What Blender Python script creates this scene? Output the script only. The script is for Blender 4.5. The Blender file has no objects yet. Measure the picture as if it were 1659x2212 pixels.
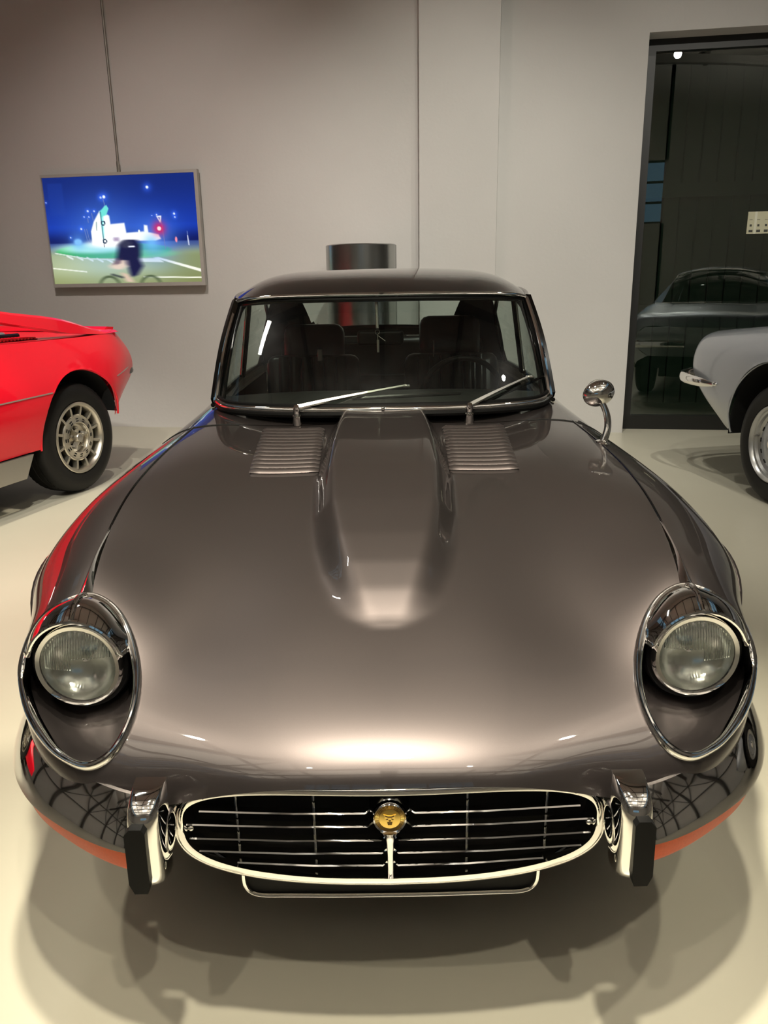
import bpy, bmesh, math, random
import numpy as np
from mathutils import Vector, Matrix
from mathutils.bvhtree import BVHTree
random.seed(3); np.random.seed(3)
SC = bpy.context.scene
COL = SC.collection

# ------------------------------------------------------------------ camera
cam = bpy.data.cameras.new('camera'); cam_o = bpy.data.objects.new('camera', cam); COL.objects.link(cam_o)
F, CX, CY = 1700.0, 829.5, 1106.0
dn = np.array([97/F, F/496., 1.0]); dn /= np.linalg.norm(dn)
xv = -6.5/F; yv = -(1+xv*dn[0]/dn[2])*dn[2]/dn[1]
fw = np.array([xv, yv, 1.0]); fw /= np.linalg.norm(fw)
rt = np.cross(dn, fw)
CM = np.stack([rt, fw, -dn])            # world = CM @ (right, down, forward)
R3 = Matrix([[CM[i, 0], -CM[i, 1], -CM[i, 2]] for i in range(3)])
cam_o.matrix_world = Matrix.Translation((0, 0, 1.27)) @ R3.to_4x4()
cam.sensor_fit = 'VERTICAL'; cam.sensor_height = 36.0; cam.lens = F/2212*36
cam.clip_start = 0.05; cam.clip_end = 100
SC.camera = cam_o

# ------------------------------------------------------------------ world, exposure, lamps
SC.view_settings.view_transform = 'Standard'; SC.view_settings.look = 'None'
SC.view_settings.exposure = 0.35; SC.view_settings.gamma = 1.0
SC.view_settings.use_curve_mapping = False
SC.cycles.use_denoising = True
SC.cycles.max_bounces = 10; SC.cycles.transparent_max_bounces = 24
SC.cycles.sample_clamp_indirect = 6.0
wd = bpy.data.worlds.new('dusk'); SC.world = wd; wd.use_nodes = True
wd.node_tree.nodes['Background'].inputs[0].default_value = (0.30, 0.42, 0.62, 1)
wd.node_tree.nodes['Background'].inputs[1].default_value = 0.75

def spot(name, loc, target, watts, size, blend=0.5, col=(1, 0.86, 0.66), r=0.05):
    l = bpy.data.lights.new(name, 'SPOT'); l.energy = watts; l.color = col
    l.spot_size = math.radians(size); l.spot_blend = blend; l.shadow_soft_size = r
    o = bpy.data.objects.new(name, l); COL.objects.link(o); o.location = loc
    d = Vector(target) - Vector(loc)
    o.rotation_euler = d.to_track_quat('-Z', 'Y').to_euler()
    return o
WARM = (1, 0.92, 0.74); NEUT = (1, 0.96, 0.85)
spot('track_spot', (-0.12, 1.35, 4.7), (0.0, 1.5, 0.5), 850, 42, 0.6, WARM, .12)
spot('track_spot', (0.05, 0.35, 4.7), (0.0, 1.15, 0.4), 560, 29, 0.8, WARM, .08)
spot('track_spot', (-2.25, 1.25, 4.7), (-0.02, 1.45, 0.5), 210, 27, 0.6, WARM, .06)
spot('track_spot', (2.2, 1.05, 4.7), (0.02, 1.45, 0.5), 190, 27, 0.6, WARM, .06)
spot('track_spot', (-0.9, -1.0, 4.7), (0.0, 1.6, 0.5), 110, 50, 0.5, WARM)
spot('track_spot', (0.95, -1.2, 4.7), (0.1, 1.7, 0.5), 170, 50, 0.5, WARM)
spot('track_spot', (-2.7, 1.8, 4.8), (-1.85, 3.25, 0.0), 620, 36, 0.25, WARM)
spot('track_spot', (0.5, 3.4, 5.2), (0.3, 7.0, 0.3), 380, 60, 1.0, NEUT)
spot('track_spot', (-1.7, 3.2, 5.2), (-1.8, 7.0, 0.3), 380, 66, 1.0, (1, 0.88, 0.80))
spot('track_spot', (2.3, 3.0, 5.2), (1.9, 6.6, 0.3), 260, 60, 1.0, NEUT)
spot('track_spot', (-0.6, 2.6, 5.0), (-2.5, 4.6, 0.6), 350, 50, 0.5, NEUT)
spot('track_spot', (-1.2, -0.6, 5.0), (-2.8, 3.4, 0.6), 750, 42, 0.5, NEUT)
spot('track_spot', (0.6, 1.0, 5.0), (2.6, 4.2, 0.6), 160, 50, 0.6, NEUT)
spot('track_spot', (2.43, -2.15, 5.0), (2.35, 5.2, 1.7), 300, 44, 0.6, NEUT, .06)
spot('track_spot', (0.9, 4.4, 5.0), (1.85, 4.9, 0.0), 170, 52, 0.7, NEUT)  # extra spot, added only to brighten the floor at the right rear
tl = bpy.data.lights.new('glare_strip', 'AREA'); tl.shape = 'RECTANGLE'; tl.size = 0.85; tl.size_y = 0.10; tl.energy = 14; tl.color = NEUT  # made-up strip light, stretched to draw a long glare streak on the windscreen
to = bpy.data.objects.new('glare_strip', tl); COL.objects.link(to)
zz = (Vector((-2.08, 4.0, 4.6))-Vector((-0.42, 2.82, 1.07))).normalized(); xx = Vector((0.55, 0.83, 0)); xx = (xx-zz*xx.dot(zz)).normalized(); yy_ = zz.cross(xx)
to.matrix_world = Matrix.Translation((-2.08, 4.0, 4.6)) @ Matrix((xx, yy_, zz)).transposed().to_4x4()
spot('track_spot', (2.43, 3.04, 4.6), (0.40, 2.66, 0.95), 45, 20, 0.6, NEUT, .06)
for x, y in ((-4.5, -6), (4.5, -6), (-4.5, -1), (4.5, -1), (0, -4)):
    spot('ceiling_fill', (x, y, 4.3), (x, y, 6.6), 650, 150, 0.8, NEUT, .08)  # added unseen fill lamps, brightening the ceiling that the chrome reflects

# ------------------------------------------------------------------ materials
def mat(name, base=(0.5, 0.5, 0.5), rough=0.5, metal=0.0, coat=0.0, coat_r=0.03, spec=0.5, noise=None, bump=None):
    m = bpy.data.materials.new(name); m.use_nodes = True
    nt = m.node_tree; b = nt.nodes['Principled BSDF']
    b.inputs['Base Color'].default_value = (*base, 1); b.inputs['Roughness'].default_value = rough
    b.inputs['Metallic'].default_value = metal; b.inputs['Coat Weight'].default_value = coat
    b.inputs['Coat Roughness'].default_value = coat_r; b.inputs['Specular IOR Level'].default_value = spec
    if noise or bump:
        tc = nt.nodes.new('ShaderNodeTexCoord')
    if noise:                                   # (scale, amount, detail)
        n = nt.nodes.new('ShaderNodeTexNoise'); n.inputs['Scale'].default_value = noise[0]
        n.inputs['Detail'].default_value = noise[2] if len(noise) > 2 else 4
        nt.links.new(tc.outputs['Object'], n.inputs['Vector'])
        mx = nt.nodes.new('ShaderNodeMix'); mx.data_type = 'RGBA'
        a = noise[1]
        mx.inputs[6].default_value = (*[c*(1-a) for c in base], 1); mx.inputs[7].default_value = (*[min(1, c*(1+a)) for c in base], 1)
        nt.links.new(n.outputs['Fac'], mx.inputs[0]); nt.links.new(mx.outputs[2], b.inputs['Base Color'])
    if bump:                                    # (scale, strength, distance)
        n2 = nt.nodes.new('ShaderNodeTexNoise'); n2.inputs['Scale'].default_value = bump[0]; n2.inputs['Detail'].default_value = 3
        nt.links.new(tc.outputs['Object'], n2.inputs['Vector'])
        bp = nt.nodes.new('ShaderNodeBump'); bp.inputs['Strength'].default_value = bump[1]; bp.inputs['Distance'].default_value = bump[2]
        nt.links.new(n2.outputs['Fac'], bp.inputs['Height']); nt.links.new(bp.outputs['Normal'], b.inputs['Normal'])
    return m
def glass(name, tint=(0.9, 0.95, 0.93), refl=0.04, rough=0.0, dust=0.0):
    m = bpy.data.materials.new(name); m.use_nodes = True; nt = m.node_tree; nt.nodes.clear()
    o = nt.nodes.new('ShaderNodeOutputMaterial'); mx = nt.nodes.new('ShaderNodeMixShader')
    t = nt.nodes.new('ShaderNodeBsdfTransparent'); t.inputs[0].default_value = (*tint, 1)
    g = nt.nodes.new('ShaderNodeBsdfGlossy'); g.inputs['Roughness'].default_value = rough
    lw = nt.nodes.new('ShaderNodeFresnel'); 
    ge = nt.nodes.new('ShaderNodeNewGeometry'); mr = nt.nodes.new('ShaderNodeMapRange')     # thin pane: same reflectance from both sides
    mr.inputs['To Min'].default_value = 1.45; mr.inputs['To Max'].default_value = 1/1.45
    nt.links.new(ge.outputs['Backfacing'], mr.inputs['Value']); nt.links.new(mr.outputs[0], lw.inputs['IOR'])
    ad = nt.nodes.new('ShaderNodeMath'); ad.operation = 'ADD'; ad.inputs[1].default_value = refl; ad.use_clamp = True
    nt.links.new(lw.outputs[0], ad.inputs[0]); nt.links.new(ad.outputs[0], mx.inputs[0])
    nt.links.new(t.outputs[0], mx.inputs[1]); nt.links.new(g.outputs[0], mx.inputs[2]); nt.links.new(mx.outputs[0], o.inputs[0])
    if dust:                                    # a thin film of dust that spreads lamp glare
        g2 = nt.nodes.new('ShaderNodeBsdfGlossy'); g2.inputs['Roughness'].default_value = 0.28
        tc = nt.nodes.new('ShaderNodeTexCoord'); ns = nt.nodes.new('ShaderNodeTexNoise'); ns.inputs['Scale'].default_value = 14; ns.inputs['Detail'].default_value = 6
        mu = nt.nodes.new('ShaderNodeMath'); mu.operation = 'MULTIPLY'; mu.inputs[1].default_value = dust*2
        nt.links.new(tc.outputs['Object'], ns.inputs['Vector']); nt.links.new(ns.outputs['Fac'], mu.inputs[0])
        m2 = nt.nodes.new('ShaderNodeMixShader'); nt.links.new(mu.outputs[0], m2.inputs[0])
        nt.links.new(mx.outputs[0], m2.inputs[1]); nt.links.new(g2.outputs[0], m2.inputs[2]); nt.links.new(m2.outputs[0], o.inputs[0])
    return m
M = {}
M['paint'] = mat('brown_metallic_paint', (0.086, 0.073, 0.071), 0.40, 0.92, 1.0, 0.015, 0.5, noise=(900, 0.10, 2)); M['paint'].node_tree.nodes['Principled BSDF'].inputs['Coat IOR'].default_value = 1.7
M['chrome'] = mat('chrome', (0.88, 0.87, 0.85), 0.045, 1.0)
M['dark_chrome'] = mat('dark_trim', (0.10, 0.10, 0.10), 0.15, 1.0)
M['black'] = mat('matt_black', (0.008, 0.008, 0.008), 0.6)
M['gap'] = mat('gap_black', (0.004, 0.004, 0.004), 0.9)
M['rubber'] = mat('rubber', (0.006, 0.006, 0.006), 0.38, spec=0.1, bump=(60, 0.1, 0.002))
M['tyre'] = mat('tyre_rubber', (0.0075, 0.007, 0.0065), 0.55, spec=0.3, noise=(30, 0.25))
M['leather'] = mat('black_leather', (0.016, 0.016, 0.015), 0.28)
M['trim_cloth'] = mat('dark_trim_cloth', (0.006, 0.006, 0.006), 0.8)
M['dash'] = mat('dash_vinyl', (0.022, 0.023, 0.02), 0.45, bump=(300, 0.15, 0.001))
M['satin'] = mat('satin_steel', (0.70, 0.68, 0.63), 0.28, 1.0)
M['gold'] = mat('badge_gold', (0.75, 0.52, 0.14), 0.3, 1.0)
M['gold_dark'] = mat('badge_enamel', (0.10, 0.055, 0.008), 0.4, 0.6)
M['orange'] = mat('amber_lens', (0.58, 0.075, 0.009), 0.4, spec=0.2, noise=(220, 0.15))
M['reflector'] = mat('lamp_reflector', (0.90, 0.90, 0.86), 0.22, 1.0)
M['lens'] = glass('lamp_glass', (0.93, 0.96, 0.93), 0.06, 0.03)
M['lens_flute'] = mat('fluted_lamp_glass', (0.97, 1.0, 0.97), 0.03); M['lens_flute'].node_tree.nodes['Principled BSDF'].inputs['Transmission Weight'].default_value = 1.0
M['screen_glass'] = glass('windscreen_glass', (0.74, 0.80, 0.76), 0.015, dust=0.008)
M['side_glass'] = glass('side_glass', (0.72, 0.80, 0.76), 0.01)
M['red'] = mat('red_paint', (0.90, 0.002, 0.02), 0.35, 0.0, 0.4, 0.03, 0.3, noise=(3, 0.04))
M['silver'] = mat('silver_paint', (0.40, 0.42, 0.46), 0.40, 0.75, 1.0, 0.03)
M['sill'] = mat('silver_sill', (0.42, 0.40, 0.36), 0.35, 0.8)
M['alloy'] = mat('cast_alloy', (0.62, 0.58, 0.50), 0.30, 0.95)
M['steel_rim'] = mat('painted_rim', (0.50, 0.50, 0.49), 0.32, 0.8)
M['tint_glass'] = glass('tinted_glass', (0.10, 0.12, 0.12), 0.10)

# ------------------------------------------------------------------ mesh helpers
OFF = {}
def mesh(name, V, Fc, m, parent=None, smooth=True, angle=40):
    me = bpy.data.meshes.new(name)
    V = np.asarray(V, float)
    if parent is not None:
        off = OFF.get(parent.name)
        if off is not None: V = off(V)
    me.from_pydata([tuple(v) for v in V], [], [tuple(int(i) for i in f) for f in Fc])
    if isinstance(m, (list, tuple)):
        for x in m: me.materials.append(x)
    else: me.materials.append(m)
    me.validate(); me.update()
    o = bpy.data.objects.new(name, me); COL.objects.link(o)
    if smooth:
        me.polygons.foreach_set('use_smooth', [True]*len(me.polygons))
        try: me.set_sharp_from_angle(angle=math.radians(angle))
        except Exception: pass
    if parent is not None:
        o.parent = parent
        if parent.name in OFF: OFF[o.name] = OFF[parent.name]
    return o
def fixn(o):
    bm = bmesh.new(); bm.from_mesh(o.data); bmesh.ops.recalc_face_normals(bm, faces=bm.faces); bm.to_mesh(o.data); bm.free(); return o
def thing(name, loc, label, cat, group=None, rot=0.0, local=True):
    """Empty at a thing's base. Children are given in world coordinates unless local is True."""
    o = bpy.data.objects.new(name, None); COL.objects.link(o); o.location = loc; o.rotation_euler = (0, 0, rot)
    o.empty_display_size = 0.2
    o['label'] = label; o['category'] = cat
    if group: o['group'] = group
    L = np.array(loc, float)
    OFF[o.name] = (lambda V: V) if local else (lambda V, L=L: V - L)
    return o
def tag(o, label, cat, group=None):
    o['label'] = label; o['category'] = cat
    if group: o['group'] = group
    return o
def struct(o):
    o['kind'] = 'structure'; return o
def lab(o, text):
    o['label'] = text; return o
def grid(G, closed_u=False, closed_v=False, mask=None):
    G = np.asarray(G, float); nv, nu = G.shape[:2]; V = G.reshape(-1, 3); Fc = []
    for i in range(nv if closed_v else nv-1):
        for j in range(nu if closed_u else nu-1):
            if mask is not None and not mask[i, j]: continue
            a = i*nu+j; b = i*nu+(j+1) % nu; c = ((i+1) % nv)*nu+(j+1) % nu; d = ((i+1) % nv)*nu+j
            Fc.append((a, b, c, d))
    return V, Fc
def compact(V, Fc):
    used = sorted({i for f in Fc for i in f}); mp = {u: k for k, u in enumerate(used)}
    return np.asarray(V)[used], [tuple(mp[i] for i in f) for f in Fc]
def join(*parts):
    V, Fc, n = [], [], 0
    for v, f in parts:
        v = np.asarray(v, float); V.append(v); Fc += [tuple(i+n for i in q) for q in f]; n += len(v)
    return np.concatenate(V), Fc
def mirror(vf):
    v, f = vf; v = np.asarray(v, float)*[-1, 1, 1]
    return v, [tuple(reversed(q)) for q in f]
def side(vf, s):
    return vf if s > 0 else mirror(vf)
def norm(a):
    a = np.asarray(a, float); return a/max(np.linalg.norm(a), 1e-9)
def frames(P, closed=False, up=(0, 0, 1)):
    P = np.asarray(P, float); n = len(P); T = np.zeros_like(P)
    for i in range(n):
        a = P[(i-1) % n] if closed or i > 0 else P[i]; b = P[(i+1) % n] if closed or i < n-1 else P[i]
        T[i] = norm(b-a)
    S = np.zeros_like(P); N = np.zeros_like(P); up = np.asarray(up, float)
    for i in range(n):
        s = np.cross(T[i], up)
        if np.linalg.norm(s) < 1e-3: s = np.cross(T[i], (0, 1, 0.01))
        S[i] = norm(s); N[i] = norm(np.cross(S[i], T[i]))
    return T, S, N
def sweep(P, prof, closed=False, up=(0, 0, 1), scale=None, caps=True):
    """prof: list of (side, up) offsets; closed profile"""
    P = np.asarray(P, float); T, S, N = frames(P, closed, up); n = len(P); k = len(prof); pr = np.asarray(prof, float)
    G = np.zeros((n, k, 3))
    for i in range(n):
        sc = 1.0 if scale is None else scale[i]
        G[i] = P[i]+np.outer(pr[:, 0]*sc, S[i])+np.outer(pr[:, 1]*sc, N[i])
    V, Fc = grid(G, closed_u=True, closed_v=closed)
    if caps and not closed:
        Fc.append(tuple(range(k-1, -1, -1))); Fc.append(tuple(range((n-1)*k, n*k)))
    return V, Fc
def circ(r, n=10, rz=None):
    rz = r if rz is None else rz
    return [(r*math.cos(2*math.pi*i/n), rz*math.sin(2*math.pi*i/n)) for i in range(n)]
def tube(P, r, n=10, closed=False, up=(0, 0, 1), scale=None):
    return sweep(P, circ(r, n), closed, up, scale)
def lathe(prof, c=(0, 0, 0), axis=(0, -1, 0), n=48, closed=False):
    """prof: list of (radius, offset along axis)"""
    a = norm(axis); u = np.cross(a, (0, 0, 1))
    if np.linalg.norm(u) < 1e-3: u = np.cross(a, (1, 0, 0))
    u = norm(u); w = np.cross(u, a)
    G = np.zeros((len(prof), n, 3)); ang = np.arange(n)*2*math.pi/n
    for i, (r, h) in enumerate(prof):
        G[i] = np.asarray(c)+h*a+r*(np.outer(np.cos(ang), u)+np.outer(np.sin(ang), w))
    return grid(G, closed_u=True, closed_v=closed)
def box(c, s, R=None):
    c = np.asarray(c, float); h = np.asarray(s, float)/2
    V = np.array([[x, y, z] for x in (-1, 1) for y in (-1, 1) for z in (-1, 1)], float)*h
    if R is not None: V = V @ np.asarray(R, float).T
    return V+c, [(0, 1, 3, 2), (4, 6, 7, 5), (0, 4, 5, 1), (2, 3, 7, 6), (0, 2, 6, 4), (1, 5, 7, 3)]
def rbox(c, s, r=0.01, seg=2, R=None):
    bm = bmesh.new(); bmesh.ops.create_cube(bm, size=1.0)
    for v in bm.verts: v.co = Vector((v.co.x*s[0], v.co.y*s[1], v.co.z*s[2]))
    bmesh.ops.bevel(bm, geom=list(bm.edges), offset=min(r, 0.49*min(s)), segments=seg, profile=0.5, affect='EDGES')
    bm.verts.index_update()
    V = np.array([v.co[:] for v in bm.verts]); Fc = [tuple(v.index for v in f.verts) for f in bm.faces]; bm.free()
    if R is not None: V = V @ np.asarray(R, float).T
    return V+np.asarray(c, float), Fc
def prism(poly, h0, h1, fn):
    """polygon of 2-D points extruded; fn(x, y, h) -> 3-D"""
    n = len(poly); V = [fn(x, y, h0) for x, y in poly]+[fn(x, y, h1) for x, y in poly]
    Fc = [tuple(range(n-1, -1, -1)), tuple(range(n, 2*n))]+[(i, (i+1) % n, n+(i+1) % n, n+i) for i in range(n)]
    return np.array(V, float), Fc
def ellipsoid(c, r, nu=24, nv=14, R=None):
    th = np.linspace(0, math.pi, nv); ph = np.arange(nu)*2*math.pi/nu
    G = np.zeros((nv, nu, 3))
    for i, t in enumerate(th):
        G[i, :, 0] = r[0]*math.sin(t)*np.cos(ph); G[i, :, 1] = r[1]*math.sin(t)*np.sin(ph); G[i, :, 2] = r[2]*math.cos(t)
    V, Fc = grid(G, closed_u=True)
    if R is not None: V = V @ np.asarray(R).T
    return V+np.asarray(c, float), Fc
def liner(c, axis, r, depth, a0=-4, a1=184):
    """the upper half of a wheel housing, open below"""
    a = norm(axis); h = np.cross((0, 0, 1), a); c = np.asarray(c, float); ang = np.radians(np.linspace(a0, a1, 30))
    ring = np.array([h*math.cos(t)+np.array([0, 0, 1])*math.sin(t) for t in ang])
    return grid(np.array([c+ring*r, c+ring*r-a*depth, c+ring*.02-a*depth]))
def rotm(ax, deg):
    return np.array(Matrix.Rotation(math.radians(deg), 3, ax))
def spline(t, P, tq):
    """natural cubic spline through rows of P at knots t"""
    t=np.asarray(t,float); P=np.asarray(P,float); n=len(t); h=np.diff(t)
    A=np.zeros((n,n)); B=np.zeros((n,)+P.shape[1:])
    A[0,0]=A[-1,-1]=1
    for i in range(1,n-1):
        A[i,i-1]=h[i-1]; A[i,i]=2*(h[i-1]+h[i]); A[i,i+1]=h[i]
        B[i]=6*((P[i+1]-P[i])/h[i]-(P[i]-P[i-1])/h[i-1])
    m=np.linalg.solve(A,B.reshape(n,-1)).reshape(B.shape)
    tq=np.asarray(tq,float); k=np.clip(np.searchsorted(t,tq)-1,0,n-2)
    a=(t[k+1]-tq); b=(tq-t[k]); hk=h[k]
    sh=(-1,)+(1,)*(P.ndim-1)
    a=a.reshape(sh); b=b.reshape(sh); hk=hk.reshape(sh)
    return m[k]*a**3/(6*hk)+m[k+1]*b**3/(6*hk)+(P[k]/hk-m[k]*hk/6)*a+(P[k+1]/hk-m[k+1]*hk/6)*b
def chord(P):
    d=np.linalg.norm(np.diff(P,axis=0),axis=-1)
    if d.ndim>1: d=d.mean(axis=1)
    return np.concatenate([[0],np.cumsum(np.maximum(d,1e-6)**0.6)])
def resample(P, n):
    t=chord(P); return spline(t,P,np.linspace(0,t[-1],n))
def loft(K, vq, uq):
    """K rows x cols x 3 key points; vq: list of sample counts between rows, uq same between columns"""
    K=np.asarray(K,float); t=chord(K)
    tq=np.concatenate([np.linspace(t[i],t[i+1],vq[i],endpoint=False) for i in range(len(t)-1)]+[[t[-1]]])
    G=spline(t,K,tq)
    G=G.transpose(1,0,2); s=chord(G)
    sq=np.concatenate([np.linspace(s[i],s[i+1],uq[i],endpoint=False) for i in range(len(s)-1)]+[[s[-1]]])
    return spline(s,G,sq).transpose(1,0,2)
# ------------------------------------------------------------------ setting
TH = math.atan(0.16)
WT = np.array([math.cos(TH), -math.sin(TH), 0]); WN = np.array([-math.sin(TH), -math.cos(TH), 0]); WO = np.array([0, 6.99, 0])
def wp(u, d, z): return WO+WT*u+WN*d+np.array([0, 0, z])
def wbox(u0, u1, d0, d1, z0, z1):
    V = np.array([wp(u, d, z) for u in (u0, u1) for d in (d0, d1) for z in (z0, z1)])
    return V, [(0, 1, 3, 2), (4, 6, 7, 5), (0, 4, 5, 1), (2, 3, 7, 6), (0, 2, 6, 4), (1, 5, 7, 3)]
M['wall'] = mat('plaster_wall', (0.555, 0.54, 0.518), 0.9, noise=(1.6, 0.05, 6), bump=(35, 0.25, 0.004))
M['floor'] = mat('epoxy_floor', (0.455, 0.43, 0.345), 0.33, spec=0.35, noise=(1.3, 0.07, 5), bump=(4, 0.04, 0.01))
M['ceil'] = mat('ceiling_boards', (0.46, 0.42, 0.38), 0.8, noise=(0.6, 0.15))
M['beam'] = mat('truss_steel', (0.085, 0.078, 0.07), 0.5)
M['frame'] = mat('dark_window_frame', (0.012, 0.012, 0.011), 0.4)
M['gate'] = mat('dark_gate_boards', (0.028, 0.036, 0.028), 0.75, noise=(12, 0.35, 6))
M['cyl'] = mat('brushed_steel', (0.42, 0.43, 0.42), 0.24, 1.0, noise=(8, 0.15))
M['pane'] = glass('door_glass', (0.66, 0.75, 0.69), 0.11)
M['tvframe'] = mat('grey_bezel', (0.42, 0.40, 0.37), 0.4)
XL, XR, YB, HZ = -9.5, 9.5, -10.0, 6.6

fl = struct(mesh('floor', *box((0, -1, -0.1), (20, 19, 0.2)), M['floor'], smooth=False))
DU0, DU1, DZ = 2.072, 4.9, 3.037
struct(mesh('wall_back', *join(wbox(-10.2, DU0, -0.5, 0, -0.1, HZ+.3), wbox(DU1, 10.2, -0.5, 0, -0.1, HZ+.3), wbox(DU0, DU1, -0.5, 0, DZ, HZ+.3)), M['wall'], smooth=False))
struct(mesh('trim_1', *wbox(0.343, 0.965, -0.02, 0.11, 0, HZ), M['wall'], smooth=False))
struct(mesh('wall_left', *box((XL-.15, -1, HZ/2), (0.3, 19.6, HZ+.4)), M['wall'], smooth=False))
struct(mesh('wall_right', *box((XR+.15, -1, HZ/2), (0.3, 19.6, HZ+.4)), M['wall'], smooth=False))
# front wall behind the visitor, with a tall factory window
wfv = join(box((-6.2, YB-.15, HZ/2), (7.6, .3, HZ+.4)), box((6.2, YB-.15, HZ/2), (7.6, .3, HZ+.4)), box((0, YB-.15, 1.3), (5, .3, 2.8)), box((0, YB-.15, 5.55), (5, .3, 2.5)))
struct(mesh('wall_front', *wfv, M['wall'], smooth=False))
w2 = struct(mesh('window_2', *join(*([box((x, YB-.1, 3.5), (.06, .06, 1.6)) for x in np.linspace(-2.5, 2.5, 9)]+[box((0, YB-.1, z), (5, .06, .06)) for z in np.linspace(2.72, 4.28, 4)])), M['beam'], smooth=False))
mesh('pane', *box((0, YB-.12, 3.5), (5, .012, 1.6)), M['side_glass'], w2, smooth=False)
# ceiling with two long skylights and arched trusses
def cei(x0, x1): return box(((x0+x1)/2, -1, HZ+.1), (x1-x0, 19.6, .2))
struct(mesh('ceiling', *join(cei(-9.8, -7.4), cei(-5.7, 5.7), cei(7.4, 9.8)), M['ceil'], smooth=False))
for k, xc in enumerate((-6.55, 6.55)):
    bars = [box((xc, y, HZ+.1), (1.7, .05, .08)) for y in np.arange(-10, 8, .6)]+[box((xc+q, -1, HZ+.1), (.05, 19, .08)) for q in (-.38, 0, .38)]
    sk = struct(mesh('window_%d' % (k+3), *join(*bars), M['beam'], smooth=False))
    mesh('pane', *box((xc, -1, HZ+.15), (1.7, 19, .012)), M['side_glass'], sk, smooth=False)
for k, y in enumerate(np.arange(-8, 6, 2.6)):
    xs = np.linspace(-9.4, 9.4, 41)
    arch = [(x, y, HZ-.25-1.5*(x/9.4)**2) for x in xs]; top = [(x, y, HZ-.12) for x in xs]
    parts = [sweep(arch, [(-.10, -.09), (.10, -.09), (.10, .09), (-.10, .09)]), sweep(top, [(-.07, -.07), (.07, -.07), (.07, .07), (-.07, .07)])]
    for i in range(2, 40, 4):
        parts.append(tube([arch[i], top[i+1]], .035, 6)); parts.append(tube([arch[i], top[i-1]], .035, 6))
    struct(mesh('trim_%d' % (k+2), *join(*parts), M['beam'], smooth=False))
for k, x in enumerate(np.arange(-8, 8.1, 1.6)):      # purlins
    struct(mesh('trim_%d' % (k+10), *sweep([(x, -10, HZ-.06), (x, 5.5, HZ-.06)], [(-.05, -.06), (.05, -.06), (.05, .06), (-.05, .06)]), M['beam'], smooth=False))
for k, (x0, y0, x1, y1) in enumerate(((-8, -8, -1.6, -2.8), (8, -8, 1.6, -2.8), (-1.6, -8, -8, -2.8), (1.6, -8, 8, -2.8), (-4.8, -2.8, 1.6, 2.4), (4.8, -2.8, -1.6, 2.4))):      # wind braces
    struct(mesh('trim_%d' % (k+30), *tube([(x0, y0, HZ-.2), (x1, y1, HZ-.2)], .045, 8), M['beam'], smooth=False))

# steel posts and braces along the hall's side and front walls
def wall_frame(n, pt):
    parts = []
    for q in np.arange(-9, 6, 2.4):
        parts.append(sweep([pt(q, 0), pt(q, HZ)], [(-.08, -.08), (.08, -.08), (.08, .08), (-.08, .08)], up=(1, 1, 0)))
        parts.append(tube([pt(q, 2.4), pt(q+2.4, HZ-.2)], .04, 6)); parts.append(tube([pt(q+2.4, 2.4), pt(q, HZ-.2)], .04, 6))
    for z in (2.4, 4.4): parts.append(tube([pt(-9.4, z), pt(7.8, z)], .06, 6))
    struct(mesh('trim_%d' % n, *join(*parts), M['beam'], smooth=False))
wall_frame(40, lambda q, z: np.array([XL+.12, q*.85, z])); wall_frame(41, lambda q, z: np.array([XR-.12, q*.85, z]))

# tall window at the right: frame, pane, and the old boarded gate behind it
w1 = struct(mesh('window_1', *join(wbox(DU0, DU0+.085, -.27, -.19, 0, DZ), wbox(DU1-.085, DU1, -.27, -.19, 0, DZ), wbox(DU0+.085, DU1-.085, -.27, -.19, DZ-.085, DZ), wbox(DU0+.085, DU1-.085, -.27, -.19, 0, .12), wbox(3.45, 3.53, -.27, -.19, .12, DZ-.085)), M['frame'], smooth=False))
for a, b in ((DU0+.085, 3.45), (3.53, DU1-.085)):
    mesh('pane', *wbox(a, b, -.235, -.222, .12, DZ-.085), M['pane'], w1, smooth=False)
g = thing('wooden_gate', tuple(wp(3.3, -.62, 0)), 'dark boarded gate of vertical planks behind the tall window', 'gate', local=False)
u = 1.72
pw = [0.142]*24
for k, wdt in enumerate(pw):
    mesh('plank', *rbox((0, 0, 0), (wdt-.008, .03, 3.3), .004, 1), M['gate'], g, smooth=False)
    o = g.children[-1] if g.children else None
for k, o in enumerate([c for c in COL.objects if c.name.startswith('plank')]):
    R = np.array([WT, -WN, [0, 0, 1]]).T
    V = np.array([v.co[:] for v in o.data.vertices])+np.array(g.location)   # mesh() stored them relative to the gate
    V = V @ R.T+wp(u+.142*k, -.62+(.004 if k % 2 else 0), 1.65)-np.array(g.location)
    for v, c in zip(o.data.vertices, V): v.co = c
for z in (1.98, 0.99, 2.99, 0.12):
    mesh('rail', *wbox(1.65, 5.1, -.60, -.56, z-.055, z+.055), M['gate'], g, smooth=False)
struct(mesh('wall_outside', *wbox(1.2, 5.6, -.9, -.7, -.1, 3.6), M['gate'], smooth=False))

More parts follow.
